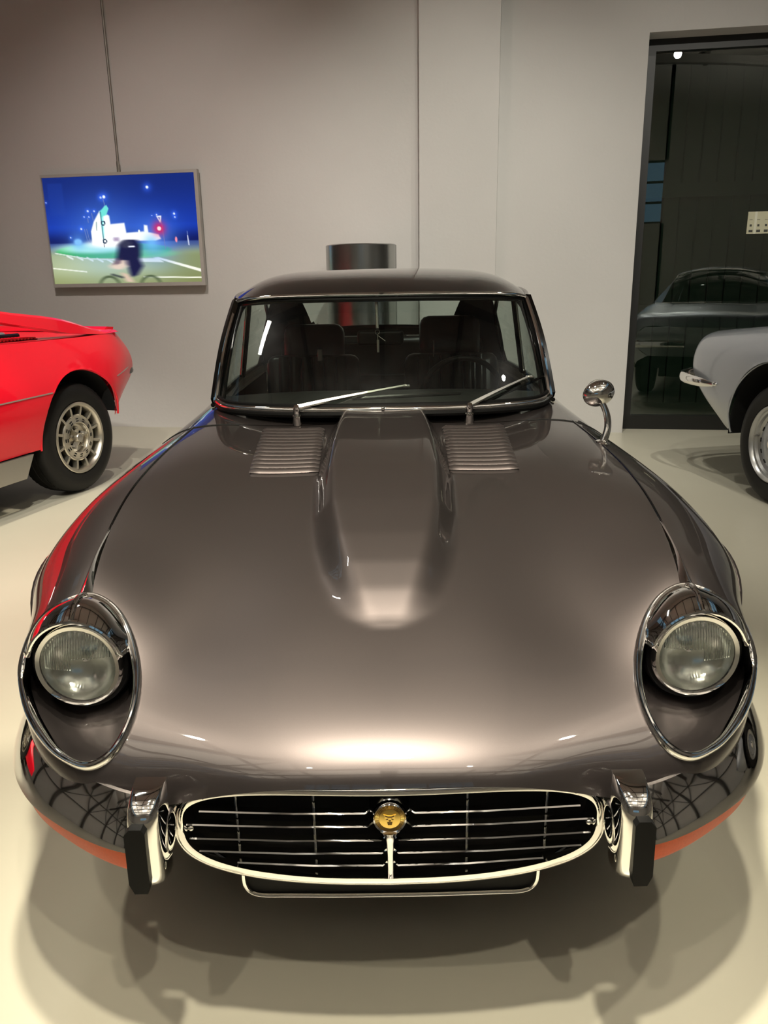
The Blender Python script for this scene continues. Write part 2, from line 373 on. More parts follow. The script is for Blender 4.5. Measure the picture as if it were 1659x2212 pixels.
# printed sheet on the glass
st = mesh('notice', *wbox(2.965, 3.215, -.219, -.2165, 1.60, 1.768), mat('notice_paper', (0.62, 0.60, 0.42), 0.6))
tag(st, 'small printed notice with tiny drawings fixed to the tall window glass', 'notice')
ink = mat('notice_ink', (0.06, 0.06, 0.05), 0.7)
ip = []
for q in range(4):
    uu = 2.985+.058*q
    ip += [wbox(uu, uu+.016, -.2164, -.2160, 1.655, 1.672), wbox(uu-.004, uu+.026, -.2164, -.2160, 1.612, 1.630), wbox(uu-.006, uu+.018, -.2164, -.2160, 1.705, 1.708)]
for q in ip: mesh('drawing', *q, ink, st, smooth=False)
mesh('stripe', *wbox(3.018, 3.036, -.2164, -.2160, 1.60, 1.768), mat('notice_stripe', (0.75, 0.74, 0.6), 0.6), st, smooth=False)

# steel cylinder behind the car
cy = mesh('steel_cylinder', *lathe([(0, 1.555), (.27, 1.555), (.278, 1.548), (.278, 0), (0, 0)], (-0.152, 6.52, 0), (0, 0, 1), 64), M['cyl'], angle=30)
tag(cy, 'brushed steel cylinder standing by the wall behind the brown car', 'column')

# wall screen with its picture of a night street
tv = thing('wall_screen', tuple(wp(-2.258, .03, 1.27)), 'wall-hung screen in a grey frame showing a cyclist on a night street', 'screen', local=False)
U0, U1, Z0, Z1 = -2.975, -1.541, 1.272, 2.211
mesh('housing', *wbox(U0+.02, U1-.02, .0, .045, Z0+.02, Z1-.02), M['tvframe'], tv, smooth=False)
bz = .036
mesh('bezel', *join(wbox(U0, U1, .03, .075, Z1-.024, Z1), wbox(U0, U1, .03, .075, Z0, Z0+.03), wbox(U0, U0+.01, .03, .075, Z0+.03, Z1-.024), wbox(U1-.03, U1, .03, .075, Z0+.03, Z1-.024)), M['tvframe'], tv, smooth=False)
NX, NY = 232, 156
S, T = np.meshgrid(np.linspace(0, 1, NX), np.linspace(0, 1, NY))
# picture coordinates of the painter (0..1400 across, 0..950 down)
X = S*1400.; Y = T*950.
def sm(e0, e1, v):
    t = np.clip((v-e0)/(e1-e0+1e-9), 0, 1); return t*t*(3-2*t)
img = np.zeros((NY, NX, 3))
def lerp(c0, c1, a): return np.array(c0, float)*(1-a[..., None])+np.array(c1, float)*a[..., None]
def put(c, a):
    global img
    a = np.clip(a, 0, 1)[..., None]; img = img*(1-a)+np.array(c, float)*a
def disc(x, y, r, soft=4): return 1-sm(r-soft, r+soft, np.hypot(X-x, Y-y))
def ell(x, y, rx, ry, soft=.1): return 1-sm(1-soft, 1+soft, np.sqrt(((X-x)/rx)**2+((Y-y)/ry)**2))
def seg(x0, y0, x1, y1, w, soft=3):
    dx, dy = x1-x0, y1-y0; t = np.clip(((X-x0)*dx+(Y-y0)*dy)/(dx*dx+dy*dy), 0, 1)
    return 1-sm(w-soft, w+soft, np.hypot(X-x0-t*dx, Y-y0-t*dy))
def poly(pts, soft=4):
    a = np.ones_like(X)*1e9; ins = np.zeros(X.shape, bool); n = len(pts); dm = np.ones_like(X)*1e9
    for i in range(n):
        x0, y0 = pts[i]; x1, y1 = pts[(i+1) % n]; dx, dy = x1-x0, y1-y0
        t = np.clip(((X-x0)*dx+(Y-y0)*dy)/(dx*dx+dy*dy+1e-9), 0, 1); dm = np.minimum(dm, np.hypot(X-x0-t*dx, Y-y0-t*dy))
        c = ((y0 > Y) != (y1 > Y)); xi = x0+(Y-y0)*dx/(dy if abs(dy) > 1e-9 else 1e-9); ins ^= c & (X < xi)
    return 1-sm(-soft, soft, np.where(ins, -dm, dm))
def glow(x, y, r, p=2): return np.exp(-(np.hypot(X-x, Y-y)/r)**p)
img = lerp((22, 42, 118), (24, 58, 172), sm(0, 520, Y)); img = np.where((Y > 420)[..., None], lerp((24, 58, 172), (14, 24, 92), sm(430, 580, Y)), img)
put((30, 62, 160), (1-sm(60, 80, np.abs(X-110)))*sm(40, 60, Y)*(1-sm(320, 340, Y))*.35)
put((150, 165, 130), sm(575, 640, Y))
put((70, 90, 150), sm(575, 590, Y)*(1-sm(600, 700, Y))*.8)
put((196, 205, 160), ell(420, 830, 520, 170, .7)*.75); put((135, 140, 80), sm(800, 950, Y)*.55)
put((120, 125, 75), sm(900, 1400, X)*sm(640, 720, Y)*.5)
put((60, 170, 90), ell(590, 655, 540, 68, .06)); put((120, 220, 110), ell(900, 690, 260, 36, .4)*.8); put((190, 255, 225), ell(430, 628, 330, 45, .5))
for k in range(7): put((235, 240, 225), seg(150+95*k, 695+10*k, 200+95*k, 722+10*k, 8, 4))
put((225, 235, 215), seg(40, 668, 330, 722, 5)); put((225, 235, 215), seg(330, 722, 700, 745, 5))
put((250, 250, 235), poly([(960, 725), (1010, 722), (1400, 835), (1400, 862)])); put((250, 250, 230), poly([(830, 730), (1000, 730), (1060, 768), (820, 760)]))
put((250, 250, 230), seg(0, 805, 320, 842, 5)); put((250, 250, 230), seg(860, 898, 1400, 912, 6))
put((120, 180, 255), glow(520, 540, 330)*.45); put((90, 150, 255), glow(1000, 560, 200)*.7)
put((150, 240, 240), poly([(430, 600), (425, 470), (470, 370), (560, 255), (590, 278), (560, 350), (540, 360), (545, 600)], 5))
put((252, 255, 252), poly([(405, 600), (405, 480), (440, 395), (505, 300), (508, 610)], 6)); put((110, 225, 215), poly([(505, 305), (575, 250), (590, 285), (560, 345), (508, 360)], 5))
put((250, 253, 255), poly([(535, 350), (575, 335), (590, 345), (595, 420), (725, 412), (735, 500), (900, 492), (905, 435), (935, 440), (940, 500), (1030, 520), (1050, 560), (1000, 575), (735, 572), (640, 600), (520, 605)], 8))
put((255, 255, 255), ell(560, 590, 190, 40, .6)); put((120, 200, 255), glow(960, 590, 70)*.7)
put((30, 60, 90), seg(512, 310, 515, 620, 3)); put((60, 110, 120), seg(465, 400, 460, 470, 3))
for yy in (410, 570): put((30, 60, 90), np.abs(np.hypot(X-527, Y-yy)-17) < 5)
for x, y, r in ((530, 185, 12), (560, 180, 16), (395, 300, 10), (455, 302, 8), (355, 350, 6), (400, 352, 6), (315, 455, 10), (965, 110, 15), (1190, 345, 11), (1195, 375, 7), (1030, 350, 7), (985, 355, 4), (205, 530, 7), (10, 215, 5)):
    put((60, 110, 255), glow(x, y, r*2.6)*.6); put((245, 255, 255), disc(x, y, r*.8))
for x0, y0, x1, y1 in ((548, 190, 560, 255), (430, 320, 436, 380), (385, 360, 390, 400), (345, 460, 362, 560), (365, 460, 385, 575), (1295, 500, 1300, 590), (1065, 370, 1085, 650)): put((110, 130, 190), seg(x0, y0, x1, y1, 3))
put((180, 235, 255), ell(270, 570, 36, 26, .5)); put((90, 160, 255), glow(270, 570, 70)*.6)
put((240, 250, 255), poly([(1025, 362), (1072, 358), (1058, 425)])); put((90, 110, 200), poly([(1038, 372), (1060, 370), (1054, 398)]))
put((255, 20, 70), glow(1042, 470, 60)*.8); put((255, 225, 230), disc(1042, 470, 18)); put((255, 150, 170), ell(1190, 570, 10, 24, .3)); put((240, 250, 255), ell(855, 490, 10, 14)); put((230, 235, 255), seg(1297, 540, 1302, 620, 4))
# the cyclist, blurred by speed
def blur(a, n=9):
    r = np.zeros_like(a)
    for k in range(-n, n+1): r += np.roll(a, k, axis=1)
    return r/(2*n+1)
body = poly([(650, 605), (720, 560), (820, 562), (855, 610), (850, 700), (835, 735), (860, 800), (800, 880), (740, 900), (720, 800), (640, 760), (620, 720)], 6)
put((28, 30, 70), blur(body, 5)); put((60, 62, 85), blur(ell(720, 600, 60, 36, .3), 4)*.8); put((120, 90, 140), blur(ell(635, 555, 16, 20, .3), 4))
put((225, 205, 190), blur(poly([(640, 740), (710, 745), (715, 800), (650, 830), (560, 815), (545, 790)], 6), 6)); put((70, 50, 80), blur(poly([(585, 790), (620, 735), (660, 715), (640, 770)], 6), 5))
put((215, 190, 170), blur(poly([(640, 850), (710, 870), (770, 945), (690, 940)], 5), 4))
put((235, 240, 255), blur(poly([(740, 618), (800, 616), (800, 628), (740, 630)], 3), 1))
for xx in (530, 920):
    put((70, 85, 60), blur((1-sm(7, 15, np.abs(np.hypot(X-xx, Y-985)-95))), 3)*.85)
put((50, 55, 60), blur(seg(560, 870, 660, 900, 9), 3)*.8)
lin = np.where(img/255 <= .04045, img/255/12.92, ((img/255+.055)/1.055)**2.4)
G = np.array([[wp(U0+.01+(U1-.03-U0-.01)*s, .060, Z1-.024-(Z1-.024-Z0-.03)*t) for s in np.linspace(0, 1, NX)] for t in np.linspace(0, 1, NY)])
me_s = bpy.data.materials.new('screen_picture'); me_s.use_nodes = True; nt = me_s.node_tree
em = nt.nodes.new('ShaderNodeEmission'); at = nt.nodes.new('ShaderNodeAttribute'); at.attribute_name = 'picture'
nt.links.new(at.outputs['Color'], em.inputs[0]); em.inputs[1].default_value = 0.85
mxs = nt.nodes.new('ShaderNodeAddShader'); gl = nt.nodes.new('ShaderNodeBsdfGlossy'); gl.inputs[0].default_value = (.03, .03, .03, 1); gl.inputs[1].default_value = .15
nt.links.new(em.outputs[0], mxs.inputs[0]); nt.links.new(gl.outputs[0], mxs.inputs[1]); nt.links.new(mxs.outputs[0], nt.nodes['Material Output'].inputs[0])
so = mesh('screen_face', *grid(G), me_s, tv)
ca = so.data.color_attributes.new('picture', 'FLOAT_COLOR', 'POINT')
ca.data.foreach_set('color', np.concatenate([lin.reshape(-1, 3), np.ones((NX*NY, 1))], axis=1).astype(np.float32).ravel())
rod = mesh('wall_conduit', *join(tube([wp(-2.262, .03, 2.235), wp(-2.262, .03, HZ)], .009, 8), tube([wp(-2.262, .03, 2.20), wp(-2.262, .03, 2.30)], .014, 8)), M['sill'])
tag(rod, 'thin steel conduit running up the wall above the screen', 'conduit')
# ------------------------------------------------------------------ the brown sports car
car = thing('sports_car', (0, 3.1, 0), 'brown metallic sports car with long bulged bonnet and chrome oval grille, facing the camera', 'car', local=False)
KA=[(0,1.055,.513),(0,1.066,.532),(0,1.10,.557),(0,1.24,.603),(0,1.40,.643),(0,1.6,.688),(0,1.8,.727),(0,2.05,.772),(0,2.29,.806),(0,2.515,.832)]
KB=[(.19,1.060,.509),(.19,1.071,.529),(.192,1.105,.555),(.20,1.243,.603),(.20,1.40,.643),(.20,1.6,.688),(.20,1.8,.728),(.20,2.05,.774),(.20,2.29,.808),(.20,2.515,.832)]
KC=[(.345,1.082,.472),(.36,1.094,.502),(.378,1.127,.54),(.40,1.25,.60),(.40,1.40,.643),(.395,1.6,.692),(.39,1.8,.735),(.385,2.05,.783),(.385,2.28,.813),(.385,2.505,.834)]
KD=[(.48,1.112,.44),(.505,1.122,.475),(.535,1.155,.52),(.565,1.285,.622),(.579,1.42,.708),(.602,1.6,.747),(.617,1.8,.782),(.620,2.05,.810),(.611,2.26,.827),(.598,2.465,.840)]
KE=[(.575,1.18,.43),(.597,1.195,.465),(.624,1.222,.51),(.668,1.335,.607),(.68,1.45,.67),(.715,1.6,.70),(.741,1.8,.732),(.738,2.05,.757),(.724,2.26,.771),(.705,2.465,.785)]
KF=[(.64,1.275,.42),(.655,1.29,.45),(.673,1.315,.49),(.712,1.40,.555),(.738,1.5,.59),(.792,1.65,.61),(.815,1.8,.63),(.800,2.05,.655),(.788,2.26,.675),(.778,2.465,.685)]
KG=[(.645,1.375,.38),(.657,1.385,.395),(.67,1.405,.41),(.70,1.475,.44),(.725,1.56,.455),(.775,1.67,.46),(.80,1.8,.47),(.79,2.05,.46),(.782,2.26,.43),(.775,2.465,.42)]
KH=[(.60,1.46,.30),(.61,1.465,.30),(.62,1.47,.30),(.65,1.53,.29),(.68,1.60,.28),(.72,1.69,.26),(.74,1.8,.24),(.735,2.05,.22),(.73,2.26,.21),(.725,2.465,.20)]
KEY = np.array([KA, KB, KC, KD, KE, KF, KG, KH]).transpose(1, 0, 2)
def bulge(x, y):
    yy=[1.375,1.40,1.43,1.47,1.55,1.65,1.8,2.0,2.2,2.4,2.56]
    w=np.interp(y,yy,[.04,.075,.105,.124,.146,.164,.180,.186,.178,.164,.152])
    h=np.interp(y,yy,[.0,.004,.012,.022,.035,.044,.052,.056,.055,.050,.046])
    e=np.interp(y,yy,[.9,.85,.8,.75,.65,.55,.45,.38,.33,.30,.30])
    t=np.abs(x)/w; s=np.clip((1.04-t)/e,0,1)
    return h*s*s*s*(s*(6*s-15)+10)
VQ=[4,8,20,20,16,16,20,20,20]; UQ=[24,24,24,14,12,8,6]
KF2=np.concatenate([KEY[:, :0:-1]*[-1, 1, 1], KEY], axis=1)
BG = loft(KF2, VQ, UQ[::-1]+UQ)
BG[..., 2] += bulge(BG[..., 0], BG[..., 1])
NU2 = sum(UQ); SEAM = 72; JR = NU2+SEAM; JL = NU2-SEAM
bodyV, bodyF = grid(BG)
BVH = BVHTree.FromPolygons([tuple(v) for v in bodyV], bodyF)
def onbody(x, y, lift=0.0):
    for k in range(12):
        h = BVH.ray_cast(Vector((x, y-.008*k, 2)), Vector((0, 0, -1)))
        if h[0] is not None: break
    return np.array(h[0])+np.array(h[1])*(lift if h[1].z > 0 else -lift), np.array(h[1])*(1 if h[1].z > 0 else -1)

# headlamp openings: outline in a slanted local plane, laid onto the body
TP = np.array([.58, 1.43, .712]); EU = norm([0, .27, .212]); ER = np.array([.906, .262, -.334]); EN = norm([.424, -.559, .712])
TD = [(0,-.018),(.058,-.024),(.094,-.040),(.119,-.073),(.126,-.112),(.121,-.158),(.095,-.211),(.066,-.252),(.025,-.295),(-.018,-.332),(-.058,-.356),(-.094,-.371),(-.128,-.371),(-.155,-.357),(-.174,-.329),(-.186,-.282),(-.182,-.231),(-.165,-.180),(-.132,-.117),(-.09,-.067),(-.045,-.034)]
def smooth_closed(P, n):
    P = np.asarray(P, float); k = len(P); Q = np.concatenate([P[-4:], P, P[:4]]); t = chord(Q)
    return spline(t, Q, np.linspace(t[4], t[4+k], n, endpoint=False))
TDs = smooth_closed(TD, 120)
cen2 = TDs.mean(axis=0)
VD = norm([.40, .92, -.47])                      # direction along which the outline is laid onto the wing
def lay(p2):
    q = TP+ER*p2[0]+EU*p2[1]
    h = BVH.ray_cast(Vector(q-VD*.3), Vector(VD), .8)
    return np.array(h[0]) if h[0] is not None else q
TDin = cen2+(TDs-cen2)*.965
OUT3 = np.array([lay(p) for p in TDin])          # right-hand opening on the body
def inside2(P3):
    """signed test in the plane of the outline, after sliding along VD"""
    d = P3-TP; k = (d@EN)/(VD@EN); q = d-np.outer(k, VD); a = q@ER; b = q@EU
    ins = np.zeros(len(P3), bool); n = len(TDin)
    for i in range(n):
        x0, y0 = TDin[i]; x1, y1 = TDin[(i+1) % n]
        c = ((y0 > b) != (y1 > b)); xi = x0+(b-y0)*(x1-x0)/(y1-y0+1e-12); ins ^= c & (a < xi)
    return ins
Vm = BG.reshape(-1, 3)*[1, 1, 1]; absV = Vm.copy(); absV[:, 0] = np.abs(absV[:, 0])
near = (absV[:, 1] < 1.5) & (absV[:, 0] > .3)
ins = np.zeros(len(Vm), bool); ins[near] = inside2(absV[near]); ins = ins.reshape(BG.shape[:2])
mask = ~(ins[:-1, :-1] & ins[1:, :-1] & ins[:-1, 1:] & ins[1:, 1:])
# pull the ragged rim of the opening onto the outline
keepv = np.zeros(BG.shape[:2], bool)
for di in (0, 1):
    for dj in (0, 1): keepv[di:di+mask.shape[0], dj:dj+mask.shape[1]] |= mask
for i, j in np.argwhere(keepv & ins):
    p = BG[i, j].copy(); s = 1 if p[0] > 0 else -1; q = p*[s, 1, 1]
    k = np.argmin(np.linalg.norm(OUT3-q, axis=1)); BG[i, j] = OUT3[k]*[s, 1, 1]
# front wheel arches
WY, WZ, WR = 1.83, .30, .345
for j in list(range(0, 20))+list(range(BG.shape[1]-20, BG.shape[1])):
    pass
arch = np.hypot(BG[..., 1]-WY, BG[..., 2]-WZ)
colm = np.zeros(BG.shape[:2], bool); colm[:, :22] = True; colm[:, -22:] = True
ina = (arch < WR) & colm & (np.abs(BG[..., 0]) > .6)
maskA = ~(ina[:-1, :-1] & ina[1:, :-1] & ina[:-1, 1:] & ina[1:, 1:])
mask &= maskA
keepv[:] = False
for di in (0, 1):
    for dj in (0, 1): keepv[di:di+mask.shape[0], dj:dj+mask.shape[1]] |= mask
for i, j in np.argwhere(keepv & ina):
    d = BG[i, j, 1:]-np.array([WY, WZ]); BG[i, j, 1:] = np.array([WY, WZ])+d/np.linalg.norm(d)*WR
P = M['paint']; CH = M['chrome']
def gpart(name, G, mk, m=None, parent=car, angle=50):
    return mesh(name, *compact(*grid(G, mask=mk)), m or P, parent, angle=angle)
bonnet = gpart('bonnet', BG[:, JL:JR+1], mask[:, JL:JR])
gpart('front_wing', BG[:, JR:], mask[:, JR:]); gpart('front_wing', BG[:, :JL+1], mask[:, :JL])
# beading along the bonnet seams, widening to a spear behind each lamp
r4 = sum(VQ[:4])
for s, j in ((1, JR), (-1, JL)):
    pth = BG[r4+6:, j]+[0, 0, .0005]
    mesh('seam_bead', *tube(pth, .0028, 6), M['dark_chrome'], car)
    sp = BG[r4-2:r4+24, j]; n = len(sp)
    w = np.interp(np.arange(n), [0, 5, n-1], [.017, .012, .003]); h = np.interp(np.arange(n), [0, 5, n-1], [.012, .011, .002])
    G = np.array([[sp[i]+np.array([a*w[i], 0, 0])+np.array([0, -.3, 1])*h[i]*b for a, b in ((-1, -.4), (-.45, .55), (0, 1), (.45, .55), (1, -.4))] for i in range(n)])
    lab(mesh('spear', *grid(G), M['chrome'], car, angle=30), 'pointed chrome finisher on the wing seam behind the lamp')
# wheel arch lips
for s in (1, -1):
    th = np.linspace(-.15, math.pi+.15, 40); L = []
    for t in th:
        y, z = WY+WR*math.cos(t), WZ+WR*math.sin(t)
        h = BVH.ray_cast(Vector((1.4*s, y, z)), Vector((-s, 0, 0)))
        if h[0] is not None: L.append(np.array(h[0]))
    if len(L) > 4: mesh('arch_lip', *tube(L, .008, 8, up=(1, 0, 0)), P, car)
    mesh('arch_liner', *liner((.69*s, WY, WZ), (s, 0, 0), WR+.008, .25), M['gap'], car)
# shut line across the wings behind the bonnet
for s in (1, -1):
    pts = [onbody(s*x, y, .0005)[0] for x, y in ((.46, 2.495), (.50, 2.48), (.55, 2.462), (.598, 2.452), (.65, 2.455), (.70, 2.458))]
    mesh('shut_line', *tube(resample(pts, 24), .0026, 6), M['gap'], car)

# louvre panels
def louvres(s):
    c = [(.176, 2.065), (.362, 2.050), (.378, 2.455), (.184, 2.455)]
    def q(a, b):
        x = (1-b)*((1-a)*c[0][0]+a*c[1][0])+b*((1-a)*c[3][0]+a*c[2][0]); y = (1-b)*((1-a)*c[0][1]+a*c[1][1])+b*((1-a)*c[3][1]+a*c[2][1])
        return x, y
    def base(x, y):          # surface without the bulge
        p, nn = onbody(s*x, y); p[2] -= float(bulge(np.array(x), np.array(y))); return p
    na, nb = 14, 14
    G = np.array([[base(*q(a, b))+[0, 0, .0065*(1 if (0 < i < nb-1 and 0 < j < na-1) else -1.0)] for j, a in enumerate(np.linspace(-.05, 1.05, na))] for i, b in enumerate(np.linspace(-.06, 1.04, nb))])
    pan = mesh('louvre_panel', *side(grid(G), 1), P, car, angle=60)
    k = 13
    for i in range(k):
        b0, b1 = i/k, (i+1)/k; GG = []
        for a in np.linspace(0, 1, 15):
            e = min(1, min(a, 1-a)/.035)**.5 if 0 < a < 1 else 0.0
            x0, y0 = q(a, b0+.006); x1, y1 = q(a, b1-.012); p0 = base(x0, y0); p1 = base(x1, y1)
            row = []
            for f, h in ((0, 0), (.12, .30), (.35, .66), (.62, .93), (.85, 1.0), (.97, .86), (1.0, .2)):
                row.append(p0*(1-f)+p1*f+np.array([0, 0, .0060+.0065*h*e]))
            GG.append(row)
        mesh('louvre', *grid(np.array(GG)), P, pan, angle=70)
louvres(1); louvres(-1)

# scuttle between bonnet and windscreen
def half(rows):
    K = np.array(rows, float); return np.concatenate([K[:, :0:-1]*[-1, 1, 1], K], axis=1)
SCK = [[(0,2.522,.832),(.20,2.522,.832),(.385,2.512,.834),(.598,2.472,.840),(.705,2.472,.785),(.778,2.472,.685),(.775,2.472,.42),(.725,2.472,.20)],
       [(0,2.56,.838),(.20,2.562,.838),(.39,2.57,.841),(.598,2.60,.848),(.70,2.60,.79),(.774,2.60,.687),(.772,2.60,.42),(.72,2.60,.2)],
       [(0,2.62,.846),(.20,2.63,.846),(.40,2.66,.85),(.597,2.74,.858),(.695,2.80,.795),(.77,2.80,.69),(.765,2.80,.42),(.71,2.80,.2)]]
mesh('scuttle', *grid(loft(half(SCK), [8, 8], [4, 5, 6, 8, 8, 8, 8][::-1]+[8, 8, 8, 8, 6, 5, 4])), P, car)

# windscreen
WB = np.array([(0,2.52,.876),(.15,2.527,.875),(.3,2.55,.874),(.45,2.60,.874),(.53,2.655,.876),(.572,2.73,.884)])
WH = np.array([(0,2.97,1.222),(.15,2.975,1.222),(.3,2.99,1.220),(.42,3.02,1.217),(.50,3.055,1.212),(.543,3.10,1.204)])
def fullc(C, n):
    Q = np.concatenate([C[:0:-1]*[-1, 1, 1], C]); return resample(Q, n)
wb = fullc(WB, 61); wh = fullc(WH, 61)
wg = np.array([wb*(1-t)+wh*t+np.outer(np.ones(61), [0, -.012*math.sin(math.pi*t), .010*math.sin(math.pi*t)]) for t in np.linspace(0, 1, 16)])
mesh('windscreen', *grid(wg), M['screen_glass'], car)
mesh('windscreen_trim', *tube(wb+[0, -.004, .002], .0115, 10), CH, car); mesh('windscreen_seal', *tube(wb+[0, -.012, -.011], .010, 8), M['rubber'], car)
mesh('windscreen_seal', *tube(wb+[0, .008, .013], .009, 8), M['rubber'], car)
mesh('header_trim', *sweep(wh+[0, -.006, .006], circ(.012, 10, .009)), CH, car); mesh('windscreen_seal', *tube(wh+[0, -.004, -.010], .009, 8), M['rubber'], car)
for s in (1, -1):
    a = wb[-1] if s > 0 else wb[0]; b = wh[-1] if s > 0 else wh[0]; m_ = (a+b)/2+[0.006*s, -.012, .010]
    pth = resample([a, m_, b], 20)
    pil = mesh('windscreen_pillar', *sweep(pth+[.012*s, .012, 0], [(-.020, -.016), (.018, -.018), (.024, 0), (.010, .014), (-.016, .014)], up=(s, 0, 0)), M['dark_chrome'], car, angle=35)
    mesh('pillar_trim', *tube(pth+[.006*s, -.008, 0], .010, 8), CH, pil)
    mesh('pillar_seal', *tube(pth+[-.014*s, .004, 0], .011, 8), M['rubber'], pil)
    cs = resample([a+[-.05*s, -.035, .006], a+[-.004*s, -.004, .004], a+[.008*s, .006, .02]], 8)
    # rounded upper corner of the glass
    tri = np.array([b+[-.075*s, -.040, .004], b+[-.036*s, -.018, -.010], b+[-.012*s, -.012, -.040], b+[.004*s, -.018, -.072]])
    c2 = resample(tri, 12); VV = np.concatenate([c2, [b+[.006*s, .0, .004]]]); 
    mesh('corner_filler', VV, [(i, i+1, len(c2)) for i in range(len(c2)-1)], M['rubber'], car)

# roof
RK = [[(0,2.985,1.232),(.25,2.99,1.231),(.43,3.02,1.226),(.553,3.10,1.208)],
      [(0,3.15,1.288),(.26,3.15,1.284),(.45,3.17,1.268),(.575,3.25,1.222)],
      [(0,3.45,1.324),(.27,3.45,1.319),(.46,3.45,1.298),(.585,3.5,1.235)],
      [(0,3.75,1.328),(.26,3.75,1.322),(.45,3.75,1.296),(.57,3.78,1.225)],
      [(0,4.1,1.285),(.25,4.1,1.279),(.42,4.1,1.25),(.535,4.1,1.165)],
      [(0,4.5,1.14),(.24,4.5,1.133),(.39,4.5,1.105),(.50,4.5,1.02)],
      [(0,4.85,.97),(.23,4.85,.965),(.37,4.85,.94),(.52,4.85,.87)],
      [(0,5.15,.80),(.22,5.15,.795),(.36,5.14,.77),(.52,5.1,.70)],
      [(0,5.27,.62),(.22,5.27,.62),(.34,5.26,.60),(.46,5.22,.56)]]
RG = loft(half(RK), [6, 8, 8, 8, 10, 8, 6, 4], [8, 8, 10]+[10, 8, 8])
def hatch(y, x): return (((y-4.34)/.36)**4+(x/.405)**4) < 1
hm = np.zeros(RG.shape[:2], bool)
for i in range(RG.shape[0]):
    for j in range(RG.shape[1]): hm[i, j] = hatch(RG[i, j, 1], RG[i, j, 0])
rmask = ~(hm[:-1, :-1] | hm[1:, :-1] | hm[:-1, 1:] | hm[1:, 1:])
mesh('roof', *compact(*grid(RG, mask=rmask)), P, car)
RI = RG+0; RI[..., 2] -= .018; RI[..., 0] *= .985
iy = RI[..., 1] < 4.98
mesh('headlining', *compact(*grid(RI[:np.argmax(~iy[:, RI.shape[1]//2])], mask=rmask[:np.argmax(~iy[:, RI.shape[1]//2])-1])), M['trim_cloth'], car)
mesh('hatch_window', *compact(*grid(RG-[0, 0, .008], mask=~rmask)), M['side_glass'], car)
for s in (1, -1):
    e = RG[:, -1] if s > 0 else RG[:, 0]
    mesh('drip_rail', *tube(e[1:36], .009, 8), CH if False else M['dark_chrome'], car)
    # waist line
    WKs = np.array([(.597*s,2.76,.862),(.632*s,3.2,.866),(.645*s,3.8,.870),(.625*s,4.2,.872),(.585*s,4.6,.86),(.53*s,4.95,.78),(.46*s,5.22,.56)])
    wl = resample(WKs, 40); gut = resample(RG[:, -1 if s > 0 else 0], 40)
    # solid quarter behind the side glass
    ys = np.linspace(4.08, 5.15, 14); lo = np.array([[np.interp(y, wl[:, 1], wl[:, 0]), y, np.interp(y, wl[:, 1], wl[:, 2])] for y in ys]); hi = np.array([[np.interp(y-.0, gut[:, 1], gut[:, 0]), y, np.interp(y, gut[:, 1], gut[:, 2])] for y in ys])
    lo[0] += [0, .03, 0]; hi[0] += [0, -.10, .0]; hi[0, 2] = np.interp(hi[0, 1], gut[:, 1], gut[:, 2])
    GQ = np.array([lo*(1-t)+hi*t+np.array([.012*s*math.sin(math.pi*t), 0, 0]) for t in np.linspace(0, 1, 6)])
    mesh('rear_quarter', *grid(GQ), P, car); mesh('quarter_trim', *grid(GQ-[.02*s, 0, 0]), M['trim_cloth'], car)
    # side glass, from pillar to quarter
    ys = np.linspace(2.9, 4.06, 16)
    lo = np.array([[np.interp(y, wl[:, 1], wl[:, 0])-.008*s, y, np.interp(y, wl[:, 1], wl[:, 2])] for y in ys])
    pil_y = np.array([2.73, 3.10]); 
    hi = []
    for y in ys:
        if y < 3.12: t = (y-2.73)/.37; hi.append([(.572+(.548-.572)*t)*s, y, .884+(1.200-.884)*t])
        else: hi.append([np.interp(y, gut[:, 1], gut[:, 0])-.006*s, y, np.interp(y, gut[:, 1], gut[:, 2])-.006])
    hi = np.array(hi)
    mesh('side_window', *grid(np.array([lo*(1-t)+hi*t for t in np.linspace(0, 1, 5)])), M['side_glass'], car)
    def gl(y, t):
        l = [np.interp(y, ys, lo[:, k]) for k in range(3)]; h = [np.interp(y, ys, hi[:, k]) for k in range(3)]; return np.array(l)*(1-t)+np.array(h)*t
    mesh('window_post', *sweep([gl(3.62, 0), gl(3.60, .5), gl(3.58, 1)], [(-.022, -.010), (.022, -.010), (.022, .010), (-.022, .010)], up=(s, 0, 0)), M['trim_cloth'], car)
    mesh('window_channel', *tube([gl(3.585, 0.02), gl(3.565, .5), gl(3.545, 1)], .006, 8), CH, car)
    mesh('window_frame', *tube([gl(4.05, .02), gl(4.07, .4), gl(4.0, .8), gl(3.9, .96)], .010, 8), M['dark_chrome'], car)
    mesh('waist_trim', *tube(wl[:26]+[0, 0, .004], .008, 8), M['dark_chrome'], car)
    # body side, door and tail
    BS = [[(.597,2.802,.862),(.695,2.802,.795),(.77,2.802,.69),(.765,2.802,.42),(.71,2.802,.2)],
          [(.632,3.2,.866),(.708,3.2,.80),(.772,3.2,.69),(.768,3.2,.42),(.70,3.2,.2)],
          [(.645,3.8,.870),(.732,3.8,.80),(.785,3.8,.69),(.77,3.8,.43),(.70,3.8,.2)],
          [(.62,4.25,.872),(.73,4.25,.80),(.80,4.3,.67),(.78,4.3,.44),(.70,4.3,.24)],
          [(.55,4.75,.84),(.67,4.78,.75),(.74,4.8,.63),(.72,4.8,.44),(.64,4.8,.3)],
          [(.52,5.05,.72),(.58,5.1,.66),(.62,5.1,.57),(.60,5.1,.45),(.55,5.1,.36)],
          [(.42,5.25,.58),(.44,5.27,.54),(.45,5.28,.50),(.43,5.27,.45),(.40,5.24,.42)]]
    SG = loft(np.array(BS), [8, 12, 12, 12, 8, 6], [6, 6, 8, 6])
